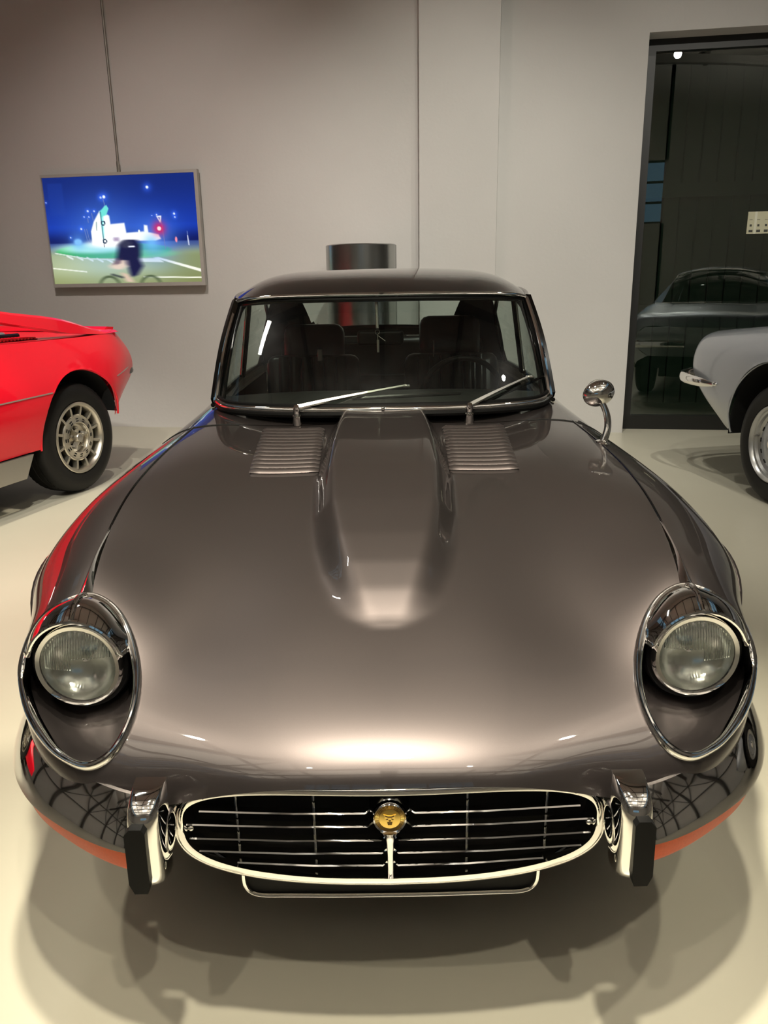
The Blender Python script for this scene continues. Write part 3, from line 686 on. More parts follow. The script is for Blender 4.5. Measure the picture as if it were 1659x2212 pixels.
    ii = np.hypot(SG[..., 1]-4.32, SG[..., 2]-.30) < .345
    sm_ = ~(ii[:-1, :-1] & ii[1:, :-1] & ii[:-1, 1:] & ii[1:, 1:])
    dsp = 12
    nd = 8+14
    mesh('door', *side(compact(*grid(SG[:nd+1], mask=sm_[:nd])), s), P, car); mesh('rear_wing', *side(compact(*grid(SG[nd:], mask=sm_[nd:])), s), P, car)
    mesh('door_trim', *side(grid(np.array([[(.60, y, z) for y in np.linspace(2.78, 4.1, 8)] for z in (.84, .6, .3)])), s), M['leather'], car)
    mesh('arch_liner', *liner((.69*s, 4.32, .30), (s, 0, 0), .352, .25), M['gap'], car)
mesh('tail_panel', *grid(np.array([[(x, 5.27-.05*abs(x), z) for x in np.linspace(-.43, .43, 9)] for z in (.60, .52, .42)])), P, car)
mesh('underbody', *box((0, 3.25, .25), (1.12, 3.7, .07)), M['gap'], car, smooth=False)
mesh('engine_bay', *box((0, 1.85, .40), (1.0, .8, .25)), M['gap'], car, smooth=False)

# interior
mesh('bulkhead', *box((0, 2.72, .58), (1.10, .04, .52)), M['trim_cloth'], car, smooth=False)
dk = [[(0,2.545,.862),(.3,2.57,.862),(.54,2.68,.862)], [(0,2.75,.884),(.3,2.76,.884),(.57,2.82,.872)], [(0,2.93,.886),(.3,2.93,.886),(.58,2.93,.872)], [(0,2.985,.868),(.3,2.985,.868),(.59,2.985,.858)], [(0,3.0,.80),(.3,3.0,.80),(.59,3.0,.80)], [(0,2.98,.66),(.3,2.98,.66),(.59,2.98,.66)]]
mesh('dashboard', *grid(loft(half(dk), [8, 8, 5, 4, 4], [6, 6, 6, 6])), M['dash'], car)
def seat(s):
    cx = .325*s; hz = 1.015 if s > 0 else .985
    st = mesh('seat', *rbox((cx, 3.42, .42), (.46, .50, .16), .05, 3), M['leather'], car)
    tilt = rotm('X', -14)
    mesh('backrest', *rbox((cx, 3.74, .70), (.44, .12, .50), .045, 3, tilt), M['leather'], st)
    for k in range(6):
        x = cx+(-.135+.054*k)
        p = [np.array([x, 3.630, .50]), np.array([x, 3.668, .66]), np.array([x, 3.716, .86]), np.array([x, 3.745, .935])]
        mesh('flute', *sweep(resample(p, 10), circ(.0255, 10, .026), up=(0, -1, 0)), M['leather'], st)
    mesh('headrest', *rbox((cx, 3.86, hz), (.29, .10, .20), .045, 3, tilt), M['leather'], st)
    for q in (-.06, .06): mesh('headrest_post', *tube([(cx+q, 3.80, .90), (cx+q, 3.85, .98)], .006, 8), CH, st)
seat(1); seat(-1)
mesh('belt_buckle', *rbox((-.285, 3.66, .955), (.022, .012, .055), .003, 1), M['sill'], car)
mesh('belt_buckle', *rbox((.235, 3.66, .975), (.006, .010, .075), .002, 1), M['sill'], car)
mesh('parcel_shelf', *box((0, 4.45, .80), (1.05, .9, .04)), M['trim_cloth'], car, smooth=False)
mesh('rear_seat', *rbox((0, 4.12, .70), (1.05, .16, .62), .06, 3, rotm('X', -12)), M['leather'], car)
mesh('shelf_rail', *tube(resample([(-.46, 3.98, .985), (0, 3.98, .985), (.06, 3.97, 1.0), (.12, 3.95, 1.02)], 16), .004, 6), M['sill'], car)
mesh('cabin_floor', *box((0, 3.5, .28), (1.2, 1.5, .04)), M['trim_cloth'], car, smooth=False)
mesh('tunnel', *rbox((0, 3.4, .40), (.20, 1.1, .24), .04, 2), M['leather'], car)
# steering wheel
sw = mesh('steering_wheel', *lathe([(.158+.011*math.cos(a), .011*math.sin(a)) for a in np.arange(12)*math.pi/6], (.315, 3.16, .835), norm((0, 1, .38)), 56, closed=True), M['rubber'], car)
ax = norm((0, 1, .38)); e1 = np.array([1., 0, 0]); e2 = np.cross(e1, ax); c0 = np.array([.315, 3.16, .835])
for k in range(3):
    a = math.radians((-8, 188, 270)[k]); d = e1*math.cos(a)+(e2 if e2[2] > 0 else -e2)*math.sin(a)
    mesh('spoke', *sweep([c0-ax*.03+d*.02, c0+d*.155], [(-.012, -.002), (.012, -.002), (.012, .002), (-.012, .002)], up=ax), M['sill'], sw)
mesh('hub', *lathe([(0, -.02), (.03, -.02), (.034, -.035), (.012, -.12), (0, -.12)], c0, ax, 24), M['rubber'], sw)
# inside mirror on its rod
mesh('mirror_rod', *tube([(-.018, 2.985, 1.212), (-.016, 2.93, 1.11)], .0055, 8), M['sill'], car)
im = mesh('inside_mirror', *rbox((-.005, 2.955, 1.075), (.17, .03, .055), .013, 3), M['rubber'], car)
tg = thing('hanging_tag', (-.016, 2.918, 1.035), 'small tag on a ring hanging from the mirror rod inside the windscreen', 'tag', local=False)
mesh('ring', *lathe([(.008+.0015*math.cos(a), .0015*math.sin(a)) for a in np.arange(6)*math.pi/3], (-.016, 2.916, 1.098), (0, -1, 0), 20, closed=True), CH, tg)
mesh('strap', *tube([(-.016, 2.916, 1.09), (-.015, 2.916, 1.068)], .002, 6), M['sill'], tg)
mesh('label', *rbox((-.0145, 2.916, 1.048), (.009, .002, .045), .001, 1), M['sill'], tg)
mesh('string', *tube([(-.014, 2.916, 1.085), (.012, 2.914, 1.066)], .0013, 6), M['sill'], tg)

# wipers
def wiper(s, piv, elbow, tip, b0, b1):
    w = mesh('wiper', *join(lathe([(0, .022), (.008, .022), (.011, .012), (.011, -.012), (0, -.012)], piv, (0, -.45, .9), 20)), CH, car)
    pa = resample([np.array(piv)+[0, 0, .014], (np.array(piv)*.72+np.array(elbow)*.28)+[0, -.004, .016], np.array(elbow)+[0, -.006, .012]], 16)
    mesh('wiper_arm', *sweep(pa, [(-.0065, -.002), (.0065, -.002), (.005, .004), (-.005, .004)], scale=np.interp(np.arange(16), [0, 3, 15], [1.2, 1.1, .55]), up=(0, -.7, .7)), M['satin'], w)
    mesh('wiper_clip', *rbox(np.array(elbow)+[0, -.008, .010], (.026, .008, .008), .002, 1), M['satin'], w)
    mesh('wiper_blade', *sweep(resample([b0, (np.array(b0)+np.array(b1))/2+[0, -.006, .003], b1], 16), [(-.003, -.003), (.003, -.003), (.003, .003), (-.003, .003)], up=(0, -.7, .7)), M['dark_chrome'], w)
    mesh('wiper_rubber', *sweep(resample([np.array(b0)+[0, .005, -.004], np.array(b1)+[0, .005, -.004]], 8), [(-.0015, -.003), (.0015, -.003), (.0015, .003), (-.0015, .003)], up=(0, -.7, .7)), M['rubber'], w)
    mesh('wiper_base', *lathe([(0, .0), (.013, .0), (.015, -.03), (0, -.03)], np.array(piv)+[0, -.004, -.012], (0, -.3, .95), 20), CH, w)
wiper(-1, (-.277, 2.515, .876), (.078, 2.625, .930), None, (-.10, 2.575, .907), (.258, 2.600, .916))
wiper(1, (.277, 2.515, .874), (.500, 2.705, .944), None, (.33, 2.56, .89), (.562, 2.765, .947))

# wing mirror
mp, mn = onbody(.622, 2.2, 0)
wm = mesh('wing_mirror', *ellipsoid((.615, 2.245, .957), (.048, .034, .037), 28, 16, rotm('Z', 18) @ rotm('Y', -14)), CH, car)
mesh('mirror_glass', *lathe([(0, .001), (.036, .001), (.038, -.003)], (.622, 2.27, .957), (.25, .95, .1), 28), M['reflector'], wm)
mesh('mirror_stalk', *sweep(resample([(.612, 2.232, .945), (.630, 2.225, .915), (.638, 2.215, .875), (.632, 2.205, .845), tuple(mp)], 18), circ(.010, 12, .008), up=(0, -1, 0), scale=np.interp(np.arange(18), [0, 9, 17], [.8, 1.0, 1.15])), CH, wm)
mesh('mirror_base', *ellipsoid(mp+[0, 0, .002], (.020, .030, .008), 24, 12), CH, wm)
# bright strip where the washer jets sit on the scuttle
mesh('washer_jet', *ellipsoid((.0, 2.50, .884), (.006, .006, .006), 12, 8), CH, car)
# ------------------------------------------------------------------ headlamps
M['bucket'] = mat('lamp_recess', (0.006, 0.006, 0.006), 0.45)
def headlamp(s):
    O = OUT3.copy(); n = len(O)
    # chrome surround along the opening (a tube that swells at the inner side)
    ctr = O.mean(axis=0)
    Nn = np.array([norm(np.cross(O[(i+1) % n]-O[i-1], ctr-O[i])) for i in range(n)])
    Nn = np.array([v if v @ np.array([.4, -.6, .7]) > 0 else -v for v in Nn])
    RV = np.array([norm(O[i]-ctr) for i in range(n)])
    # flat-backed band with two rolls
    prof = [(.0075, -.006), (.0085, .003), (.005, .0075), (.001, .0065), (-.001, .0075), (-.006, .006), (-.0085, -.002), (-.009, -.012)]
    G = np.array([[O[i]+RV[i]*a+Nn[i]*b for a, b in prof] for i in range(n)])
    ring = mesh('headlamp_surround', *side(grid(G, closed_v=True), s), CH, car, angle=60)
    # recess: painted scoop below, black behind the lamp
    LC = np.array([.567, 1.318, .604]); AX = norm([.03, -1, .03])
    back = []
    for t, dp, sc in ((0, .0, .985), (.3, .018, .975), (.6, .050, .95), (.8, .080, .88), (1.0, .098, .74), (1.2, .104, .45), (1.4, .106, .05)):
        cc = ctr+np.array([0, .0, .0])
        back.append(cc+(O-cc)*sc-np.array([.22, -.80, .55])*dp)
    G = np.array(back)
    low = lambda i, j: G[i, j, 2] < .575
    mk = np.array([[low(i, j) for j in range(n)] for i in range(len(G))])
    V, Fc = grid(G, closed_u=True)
    fl_ = [f for f in Fc if np.mean([V[q][2] for q in f]) < .566]; fh = [f for f in Fc if np.mean([V[q][2] for q in f]) >= .566]
    lab(mesh('headlamp_scoop', *side(compact(V, fl_), s), P, car), 'brown painted hollow below the lamp')
    mesh('headlamp_recess', *side(compact(V, fh), s), M['bucket'], car)
    # the lamp itself
    hl = mesh('headlamp', *side(lathe([(.070, .012), (.0775, .014), (.0815, .008), (.0835, -.002), (.0835, -.05), (.06, -.10)], LC, AX, 64), s), CH, car)
    mesh('lamp_gasket', *side(lathe([(.0835, -.004), (.089, -.002), (.0915, -.010), (.0915, -.05)], LC, AX, 64), s), M['rubber'], hl)
    mesh('reflector', *side(lathe([(.071, .006), (.067, -.008), (.056, -.021), (.040, -.031), (.020, -.037), (.001, -.039)], LC, AX, 64), s), M['reflector'], hl)
    mesh('bulb_shield', *side(lathe([(0, -.022), (.007, -.023), (.009, -.028), (.008, -.039), (0, -.040)], LC, AX, 20), s), CH, hl)
    # fluted lens
    R = .0705; m = 61; xs = np.linspace(-1, 1, m); e1 = norm(np.cross(AX, [0, 0, 1])); e1 = e1 if e1[0] > 0 else -e1; e2 = norm(np.cross(e1, AX)); e2 = e2 if e2[2] > 0 else -e2
    rr = np.linspace(0, 1, 22); th = np.arange(96)*2*math.pi/96; GL = np.zeros((22, 96, 3))
    for i, r in enumerate(rr):
        for j, t in enumerate(th):
            x, y = r*math.cos(t), r*math.sin(t); d = .012+.020*(1-r*r)
            if r < .97 and (y > .22 or (y < -.25 and abs(x) > .55)): d += .0011*math.sin(x*R*2*math.pi/.0062)
            elif r < .97 and y < .22: d += .0007*math.sin(x*R*2*math.pi/.012)
            GL[i, j] = LC+AX*d+e1*x*R+e2*y*R
    mesh('lens', *side(grid(GL, closed_u=True), s), M['lens'], hl, angle=90)
    # vertical flutes moulded on the inside of the lens
    for k, x in enumerate(np.linspace(-.84, .84, 25)):
        y1 = math.sqrt(max(0, .93**2-x*x)); y0 = .25 if x < .1 else -.05
        if y1-y0 < .05: continue
        pts = [LC+AX*(.006+.016*(1-x*x-y*y))+e1*x*R+e2*y*R for y in np.linspace(y0, y1, 6)]
        mesh('flute', *side(tube(pts, .0021, 8), s), M['lens_flute'], hl)
    # chrome hood from the point of the opening down onto the lamp
    ang = np.linspace(math.radians(168), math.radians(12), 41)
    rimtop = np.array([LC+AX*.018+.089*(e1*math.cos(a)+e2*math.sin(a)) for a in ang])
    # matching upper arc of the outline, from the inner side over the point to the outer side
    i0 = min(range(n), key=lambda i: np.linalg.norm(TDin[i]-np.array([-.162, -.150]))); i1 = min(range(n), key=lambda i: np.linalg.norm(TDin[i]-np.array([.120, -.120])))
    idx = []; i = i0
    while i != i1: idx.append(i); i = (i+1) % n
    if len(idx) > n*.6:
        idx = []; i = i0
        while i != i1: idx.append(i); i = (i-1) % n
    arc = resample(O[idx]+Nn[idx]*.004, 41)
    rimtop[0] = arc[0]*.55+rimtop[0]*.45; rimtop[-1] = arc[-1]*.6+rimtop[-1]*.4
    GH = np.array([arc*(1-t)+rimtop*t+np.outer(np.sin(np.linspace(0, 1, 41)*math.pi)**.6, np.array([.1, -.4, .8])*.016*math.sin(math.pi*t**.8)) for t in np.linspace(0, 1, 12)])
    GH = np.concatenate([GH, [rimtop-AX*.02-(rimtop-LC)*.03]])
    hood = lab(mesh('headlamp_hood', *side(grid(GH), s), CH, car, angle=60), 'chrome hood over the lamp')
    mesh('hood_bead', *side(tube(rimtop+AX*.001, .0045, 8), s), CH, hood)
    rdg = GH[:-1, 20]+[0, -.002, .004]
    mesh('hood_ridge', *side(tube(rdg, .0045, 8, scale=np.linspace(1.0, .7, len(rdg))), s), CH, hood)
headlamp(1); headlamp(-1)

# ------------------------------------------------------------------ grille
GCZ, GA, GBt, GBb = .424, .347, .089, .090
def gpt(t, k=1.0, y=0.0):
    c, s_ = math.cos(t), math.sin(t); n = 3.1 if s_ > 0 else 4.2; nz = 2.6 if s_ > 0 else 3.4
    x = GA*math.copysign(abs(c)**(2/n), c); z = (GBt if s_ > 0 else GBb)*math.copysign(abs(s_)**(2/nz), s_)
    return np.array([x*(1-(1-k)*GBt/GA), 1.060+.030*(x/GA)**2+y, GCZ+z*k+.010*(x/GA)**2])
NT = 160
def ring_rows(spec):
    return np.array([[gpt(t, k, y) for t in np.arange(NT)*2*math.pi/NT] for k, y in spec])
gs = mesh('grille_surround', *grid(ring_rows([(1.05, .032), (1.075, .014), (1.065, .003), (1.04, -.003), (1.015, -.004), (1.0, .000), (.985, -.005), (.97, -.0062), (.87, -.0066), (.855, -.002), (.845, .010), (.84, .05)]), closed_u=True), CH, car, angle=50)
mesh('grille_duct', *grid(ring_rows([(.86, .028), (.86, .09), (.80, .16)]), closed_u=True), M['gap'], car)
mesh('radiator', *box((0, 1.23, GCZ), (.66, .02, .17)), M['gap'], car, smooth=False)
BARZ = (.467, .4425, .4165, .392, .3685); BX0 = (.034, .030, .009, .008, .007); BX1 = (.303, .325, .322, .308, .248)
for z, a, b in zip(BARZ, BX0, BX1):
    for s in (1, -1):
        pth = [(s*a, 1.074, z), (s*(a+.006), 1.064, z), (s*b*.5, 1.066, z), (s*b, 1.076, z)]
        mesh('grille_bar', *sweep(pth, [(-.008, -.0006), (-.006, .0012), (.006, .0012), (.008, -.0006), (.0, -.0018)]), CH, car)
for x, z0, z1 in ((-.246, .375, .49), (-.122, .372, .497), (.125, .372, .497), (.252, .375, .49)):
    mesh('grille_rod', *tube([(x, 1.085, z0), (x, 1.080, z1)], .0026, 8), M['dark_chrome'], car)
for s in (1, -1):
    mesh('grille_bolt', *ellipsoid((.327*s, 1.10, .413), (.006, .006, .006), 12, 8), CH, car)
    q = resample([(.205*s, 1.085, .348), (.26*s, 1.085, .357), (.30*s, 1.09, .385)], 12)
    mesh('grille_stay', *tube(q, .003, 6), M['dark_chrome'], car)
# badge on its post
BC = np.array([0, 1.046, .4665]); BA = norm([0, -1, .03])
post = resample([(0, 1.050, .444), (0, 1.052, .42), (0, 1.056, .38), (0, 1.062, .338)], 20)
gp = mesh('grille_post', *sweep(post, circ(.0075, 12, .006), up=(0, -1, 0), scale=np.interp(np.arange(20), [0, 3, 6, 10, 19], [2.3, 1.25, .85, .72, .60])), CH, car)
mesh('post_foot', *tube([(0, 1.064, .352), (0, 1.066, .338)], .0045, 8), M['rubber'], gp)
bd = mesh('badge', *lathe([(.0235, .0015), (.0255, .0035), (.0270, .001), (.0272, -.012), (.024, -.03), (0, -.03)], BC, BA, 56), CH, car)
mesh('badge_hood', *lathe([(.0272, -.004), (.031, -.012), (.033, -.045), (.02, -.06)], BC+[0, 0, .003], BA, 40), M['dark_chrome'], bd)
lab(mesh('badge_ground', *lathe([(.0238, .0012), (.0168, .0012), (.016, .0008)], BC, BA, 56), M['gold_dark'], bd), 'brown enamelled ring of the badge')
for k in range(64):
    a = 2*math.pi*k/64; d = np.array([math.cos(a), 0, math.sin(a)])
    mesh('badge_rib', *tube([BC+BA*.0014+d*.0172, BC+BA*.0014+d*.0232], .00038, 4), M['gold'], bd)
lab(mesh('badge_medal', *lathe([(.0168, .001), (.0168, .0022), (.015, .0030), (0, .0038)], BC, BA, 48), M['gold'], bd), 'golden medal of the badge')
def bfn(x, y, h): return BC+BA*h+np.array([x, 0, y])*.0128
face = [(-.62, .55), (-.78, .80), (-.52, .72), (-.25, .60), (.25, .60), (.52, .72), (.78, .80), (.62, .55), (.60, .15), (.42, -.2), (.36, -.55), (.22, -.78), (-.22, -.78), (-.36, -.55), (-.42, -.2), (-.60, .15)]
lab(mesh('emblem', *prism(face, .0030, .0046, bfn), M['gold'], bd), 'embossed roaring cat face')
for pl in ([(-.58, .52), (-.18, .34), (.18, .34), (.58, .52), (.52, .66), (.2, .50), (-.2, .50), (-.52, .66)], [(-.50, .12), (-.18, .22), (-.22, .06), (-.42, .02)], [(.50, .12), (.18, .22), (.22, .06), (.42, .02)],
           [(-.16, -.02), (.16, -.02), (.05, -.22), (-.05, -.22)], [(-.32, -.28), (-.1, -.24), (0, -.32), (.1, -.24), (.32, -.28), (.24, -.68), (-.24, -.68)]):
    mesh('emblem_line', *prism(pl, .0044, .0050, bfn), M['gold_dark'], bd)

# lower valance behind the surround, and intake lip below
th = np.linspace(math.pi*.98, math.pi*2.02, 61)
rows = []
for f in np.linspace(0, 1, 7):
    row = []
    for t in th:
        p = gpt(t, 1.04, .02); q = np.array([p[0]*1.08, 1.36, .285+.02*abs(p[0])/GA]); row.append(p*(1-f)+q*f+np.array([0, 0, -.018*math.sin(math.pi*f)]))
    rows.append(row)
mesh('lower_valance', *grid(np.array(rows)), P, car)
for s in (1, -1):
    e = [np.array(KEY[0, k])*[s, 1, 1] for k in (2, 3, 4, 5, 6, 7)]
    rw = np.array([[p*(1-f)+np.array([p[0]*.93, max(p[1]+.06, 1.33), .30])*f for p in e] for f in (0, .35, .7, 1)])
    mesh('side_valance', *grid(rw), M['gap'], car)
lp = smooth_closed([(-.252, 0, .300), (-.249, 0, .276), (-.238, 0, .262), (-.20, 0, .2565), (0, 0, .254), (.20, 0, .2565), (.236, 0, .262), (.249, 0, .276), (.252, 0, .300), (0, 0, .31)], 120)+[0, 1.12, 0]
lp = lp[lp[:, 2] < .302]
lo_ = np.array([p for p in resample([(-.252, 1.12, .302), (-.249, 1.12, .276), (-.236, 1.12, .262), (-.19, 1.12, .2570), (-.1, 1.12, .255), (0, 1.12, .2545), (.1, 1.12, .255), (.19, 1.12, .2570), (.236, 1.12, .262), (.249, 1.12, .276), (.252, 1.12, .302)], 80)])
ip_ = mesh('intake_lip', *tube(lo_, .0035, 8), CH, car)
mesh('intake_panel', *grid(np.array([[p+[0, .004, 0] for p in lo_], [p*[1, 1, 0]+[0, .004, .33] for p in lo_]])), M['gap'], car)
mesh('intake_floor', *grid(np.array([[p+[0, .002, 0] for p in lo_], [p*[1, 1, 1]+[0, .35, .0] for p in lo_]])), M['gap'], car)

# ------------------------------------------------------------------ bumpers, overriders, indicators
BP = [(.385, 1.045, .435), (.43, 1.058, .435), (.49, 1.088, .435), (.545, 1.125, .435), (.60, 1.170, .436), (.652, 1.232, .440), (.690, 1.305, .446), (.713, 1.39, .455), (.722, 1.48, .465), (.722, 1.60, .47)]
bpth = resample(BP, 60)
def bumper(s):
    prof = [(-.036, .056), (-.029, .0565), (-.015, .042), (-.001, .025), (.010, .005), (.017, -.010), (.0185, -.0155), (.0145, -.0185), (.004, -.021), (-.016, -.022), (-.028, -.020), (-.034, .03)]
    sc = np.interp(np.arange(60), [0, 45, 59], [1, 1, .55])
    mesh('bumper', *side(sweep(bpth, prof, scale=sc), s), CH, car, angle=35)
    sp = bpth[3:36]
    ind = mesh('turn_signal', *side(sweep(sp+[0, 0, -.051], [(-.030, .026), (.006, .026), (.004, -.004), (-.004, -.017), (-.030, -.020)], scale=np.interp(np.arange(len(sp)), [0, 24, 32], [1, 1, .55])), s), M['orange'], car, angle=35)
    # overrider
    prof2 = [(-.028, 0), (-.026, .030), (-.018, .046), (-.006, .052), (.010, .052), (.020, .047), (.0245, .032), (.0255, 0)]
    pz = [(.374, 1.045, .385, .80), (.372, 1.042, .40, .95), (.371, 1.040, .44, 1.0), (.370, 1.040, .49, 1.0), (.370, 1.045, .515, .96), (.371, 1.055, .529, .86), (.372, 1.066, .534, .62)]
    G = np.array([[(x+a*(.9 if z > .52 else 1), y-b*sc_, z) for a, b in prof2] for x, y, z, sc_ in pz])
    G = loft(G, [4]*6, [3]*7)
    V, Fc = grid(G)
    top = len(G)-1; nn = G.shape[1]; Fc.append(tuple(top*nn+k for k in range(nn))); Fc.append(tuple(reversed(range(nn))))
    bk = np.concatenate([G[:, 0], G[::-1, -1]]); nb = len(V); V = np.concatenate([V, bk]); Fc.append(tuple(range(nb, nb+len(bk))))
    ov = mesh('overrider', *side((V, Fc), s), CH, car, angle=35)
    rp = [(.012, .506), (.020, .496), (.021, .41), (.014, .393), (-.006, .393), (-.010, .41), (-.011, .498), (-.006, .506)]
    mesh('rubber_pad', *side(prism([(.371+a, z) for a, z in rp], .0, .020, lambda x, z, h: (x, .996-h, z)), s), M['rubber'], ov, angle=25)
    mesh('overrider_link', *side(ellipsoid((.3515, 1.045, .440), (.0135, .034, .050), 24, 16, rotm('Y', -8)), s), CH, car)
bumper(1); bumper(-1)

# ------------------------------------------------------------------ wheels of the brown car
def simple_wheel(parent, c, ax, R=.305, w=.17):
    t = mesh('wheel', *lathe([(.19, .02), (.195, .005), (.20, -.005), (.12, -.02), (.07, -.005), (.05, .01), (0, .015)], c, ax, 40), CH, parent)
    mesh('tyre', *lathe([(.195, .0), (.215, .012), (.26, .012), (R-.02, .0), (R, -.02), (R, -w+.02), (R-.02, -w), (.20, -w), (.195, -.0)], c, ax, 56), M['tyre'], t)
for s in (1, -1):
    simple_wheel(car, (.70*s, 1.83, .305), (s, 0, 0)); simple_wheel(car, (.71*s, 4.32, .305), (s, 0, 0))
# ------------------------------------------------------------------ red car at the left (local x forward, y to its left, z up)
red = thing('sports_car', (-1.903, 4.889, 0), 'red wedge-shaped sports car with sloping buttresses and slotted alloy wheels', 'car', rot=math.atan2(-.95, -.31))
RED = M['red']
RW = 1.74
def R_(row): return [tuple(p) for p in row]
rows = [
 [(-.73,-.22,.985),(-.82,-.20,.88),(-.88,-.19,.745),(-.82,-.19,.63),(-.64,-.19,.50)],
 [(-.60,-.13,.985),(-.63,-.10,.87),(-.64,-.08,.725),(-.58,-.08,.585),(-.50,-.09,.455)],
 [(-.42,-.10,.972),(-.42,-.055,.86),(-.42,-.02,.70),(-.42,-.025,.58),(-.42,-.06,.43)],
 [(-.05,-.085,.968),(-.05,-.04,.85),(-.05,.005,.69),(-.05,0,.56),(-.05,-.05,.36)],
 [(.35,-.075,.970),(.35,-.035,.85),(.35,.01,.67),(.35,0,.52),(.35,-.05,.345)],
 [(1.0,-.07,.972),(1.0,-.03,.85),(1.0,.01,.655),(1.0,0,.5),(1.0,-.05,.335)],
 [(1.7,-.08,.945),(1.7,-.04,.83),(1.7,.0,.645),(1.7,-.01,.5),(1.7,-.06,.33)],
 [(2.3,-.10,.885),(2.3,-.06,.80),(2.3,-.02,.64),(2.3,-.03,.5),(2.3,-.08,.33)],
 [(2.8,-.16,.80),(2.8,-.12,.73),(2.8,-.08,.62),(2.8,-.09,.5),(2.8,-.14,.33)],
 [(3.2,-.26,.70),(3.2,-.22,.66),(3.2,-.19,.59),(3.2,-.20,.48),(3.2,-.24,.34)],
 [(3.42,-.40,.60),(3.42,-.38,.58),(3.42,-.36,.54),(3.42,-.37,.45),(3.42,-.40,.36)]]
SGr = loft(np.array(rows), [8, 8, 14, 16, 10, 8, 14, 14, 8, 6], [8, 12, 8, 10])
def flip(G): G = G.copy(); G[..., 1] = -RW-G[..., 1]; return G
AR = ((-.07, .41, .372), (2.55, .39, .365))
def cutarch(G, ars):
    ins_ = np.zeros(G.shape[:2], bool)
    for u0, z0, r in ars:
        i_ = (np.hypot(G[..., 0]-u0, G[..., 2]-z0) < r) | ((np.abs(G[..., 0]-u0) < r*.98) & (G[..., 2] < z0) & (G[..., 0] > u0-r*.86))
        ins_ |= i_
    mk = ~(ins_[:-1, :-1] & ins_[1:, :-1] & ins_[:-1, 1:] & ins_[1:, 1:])
    kv = np.zeros(G.shape[:2], bool)
    for di in (0, 1):
        for dj in (0, 1): kv[di:di+mk.shape[0], dj:dj+mk.shape[1]] |= mk
    G = G.copy()
    for i, j in np.argwhere(kv & ins_):
        for u0, z0, r in ars:
            d = np.array([G[i, j, 0]-u0, G[i, j, 2]-z0])
            if np.linalg.norm(d) < r and G[i, j, 2] > z0-.02:
                d = d/np.linalg.norm(d)*r; G[i, j, 0] = u0+d[0]; G[i, j, 2] = z0+d[1]
            elif abs(d[0]) < r and G[i, j, 2] <= z0: G[i, j, 0] = u0+math.copysign(r*.98, d[0])
    return G, mk
for s in (1, -1):
    G, mk = cutarch(SGr if s > 0 else flip(SGr), AR)
    mesh('body_side', *compact(*grid(G, mask=mk)), RED, red, angle=30)
    yy = lambda v: v if s > 0 else -RW-v
    for u0, z0, r in AR:
        mesh('arch_liner', *liner((u0, yy(-.045), z0), (0, s, 0), r+.01, .33, *(((-4, 172) if s < 0 else (8, 184)) if u0 < 1 else ())), M['gap'], red)
        th_ = np.linspace(-.2, math.pi-(.1 if u0 < 1 else -.2), 40)
        vv = lambda u, z: float(np.interp(z, [.33, .55, .68, .86, .98], [-.05, 0, .008, -.04, -.08]))-(.03 if u > 2 else 0)-max(0, -.38-u)*.1
        mesh('arch_lip', *tube([(u0+r*math.cos(t), yy(vv(u0+r*math.cos(t), z0+r*math.sin(t))-.004), z0+r*math.sin(t)) for t in th_], .007, 6, up=(0, 1, 0)), RED, red)
    mesh('side_trim', *tube([(.21, yy(.012), .672), (1.2, yy(.016), .652), (2.15, yy(-.008), .645)], .004, 6), M['sill'], red)
    mesh('side_trim', *tube([(-.47, yy(-.028), .695), (-.64, yy(-.078), .722), (-.86, yy(-.186), .742)], .004, 6), M['sill'], red)
    mesh('sill', *prism([(.38, .335), (.46, .205), (2.14, .19), (2.20, .33)], yy(-.12), yy(-.035), lambda x, z, h: (x, h, z)), M['sill'], red, smooth=False)
    # buttress
    top = np.array([(-.66,-.17,.990), (-.41,-.15,1.010), (-.11,-.14,1.083), (.31,-.15,1.140), (.51,-.16,1.172), (.85,-.19,1.215), (1.10,-.24,1.235)])
    hgt = np.array([.012, .035, .088, .070, .064, .07, .09]); tp = resample(top, 30); hh = np.interp(tp[:, 0], top[:, 0], hgt)
    GG = np.array([[(p[0], yy(p[1]+a), p[2]+b) for a, b in ((-.055, -.012), (-.03, 0), (.02, -.002), (.045, -.016), (.055, -h), (-.055, -h))] for p, h in zip(tp, hh)])
    V, Fc = grid(GG, closed_u=True); Fc += [tuple(range(6)), tuple(range(len(V)-6, len(V)))]
    mesh('buttress', V, Fc, RED, red, angle=25)
# deck, with vents, and rear panels
def yq(v): return v
mesh('engine_cover', *join(box((.13, -RW/2, .955), (1.5, RW-.24, .03))), RED, red, smooth=False)
mesh('deck_edge', *grid(np.array([[(u, v, .972) for v in (-k, -.26, -RW+.26, -RW+k)] for u, k in ((-.72, .235), (-.60, .14), (-.42, .10), (-.05, .085), (.35, .075), (.98, .07))])), RED, red)
mesh('spoiler_lip', *sweep([(-.70, -.24, .988), (-.72, -RW/2, .998), (-.70, -RW+.24, .988)], [(-.06, -.02), (.06, -.008), (.07, .012), (.0, .018)]), RED, red)
vent = mesh('vent_panel', *box((.42, -.25, .973), (.74, .13, .006)), M['gap'], red, smooth=False)
for k in range(26): mesh('vent_slat', *box((.07+.028*k, -.25, .979), (.014, .13, .010), rotm('Y', 25)), RED, vent, smooth=False)
vent = mesh('vent_panel', *box((.42, -RW+.25, .973), (.74, .13, .006)), M['gap'], red, smooth=False)
for k in range(26): mesh('vent_slat', *box((.07+.028*k, -RW+.25, .979), (.014, .13, .010), rotm('Y', 25)), RED, vent, smooth=False)
mesh('cover_gasket', *rbox((.42, -.42, .985), (.95, .03, .03), .008, 1), M['rubber'], red)
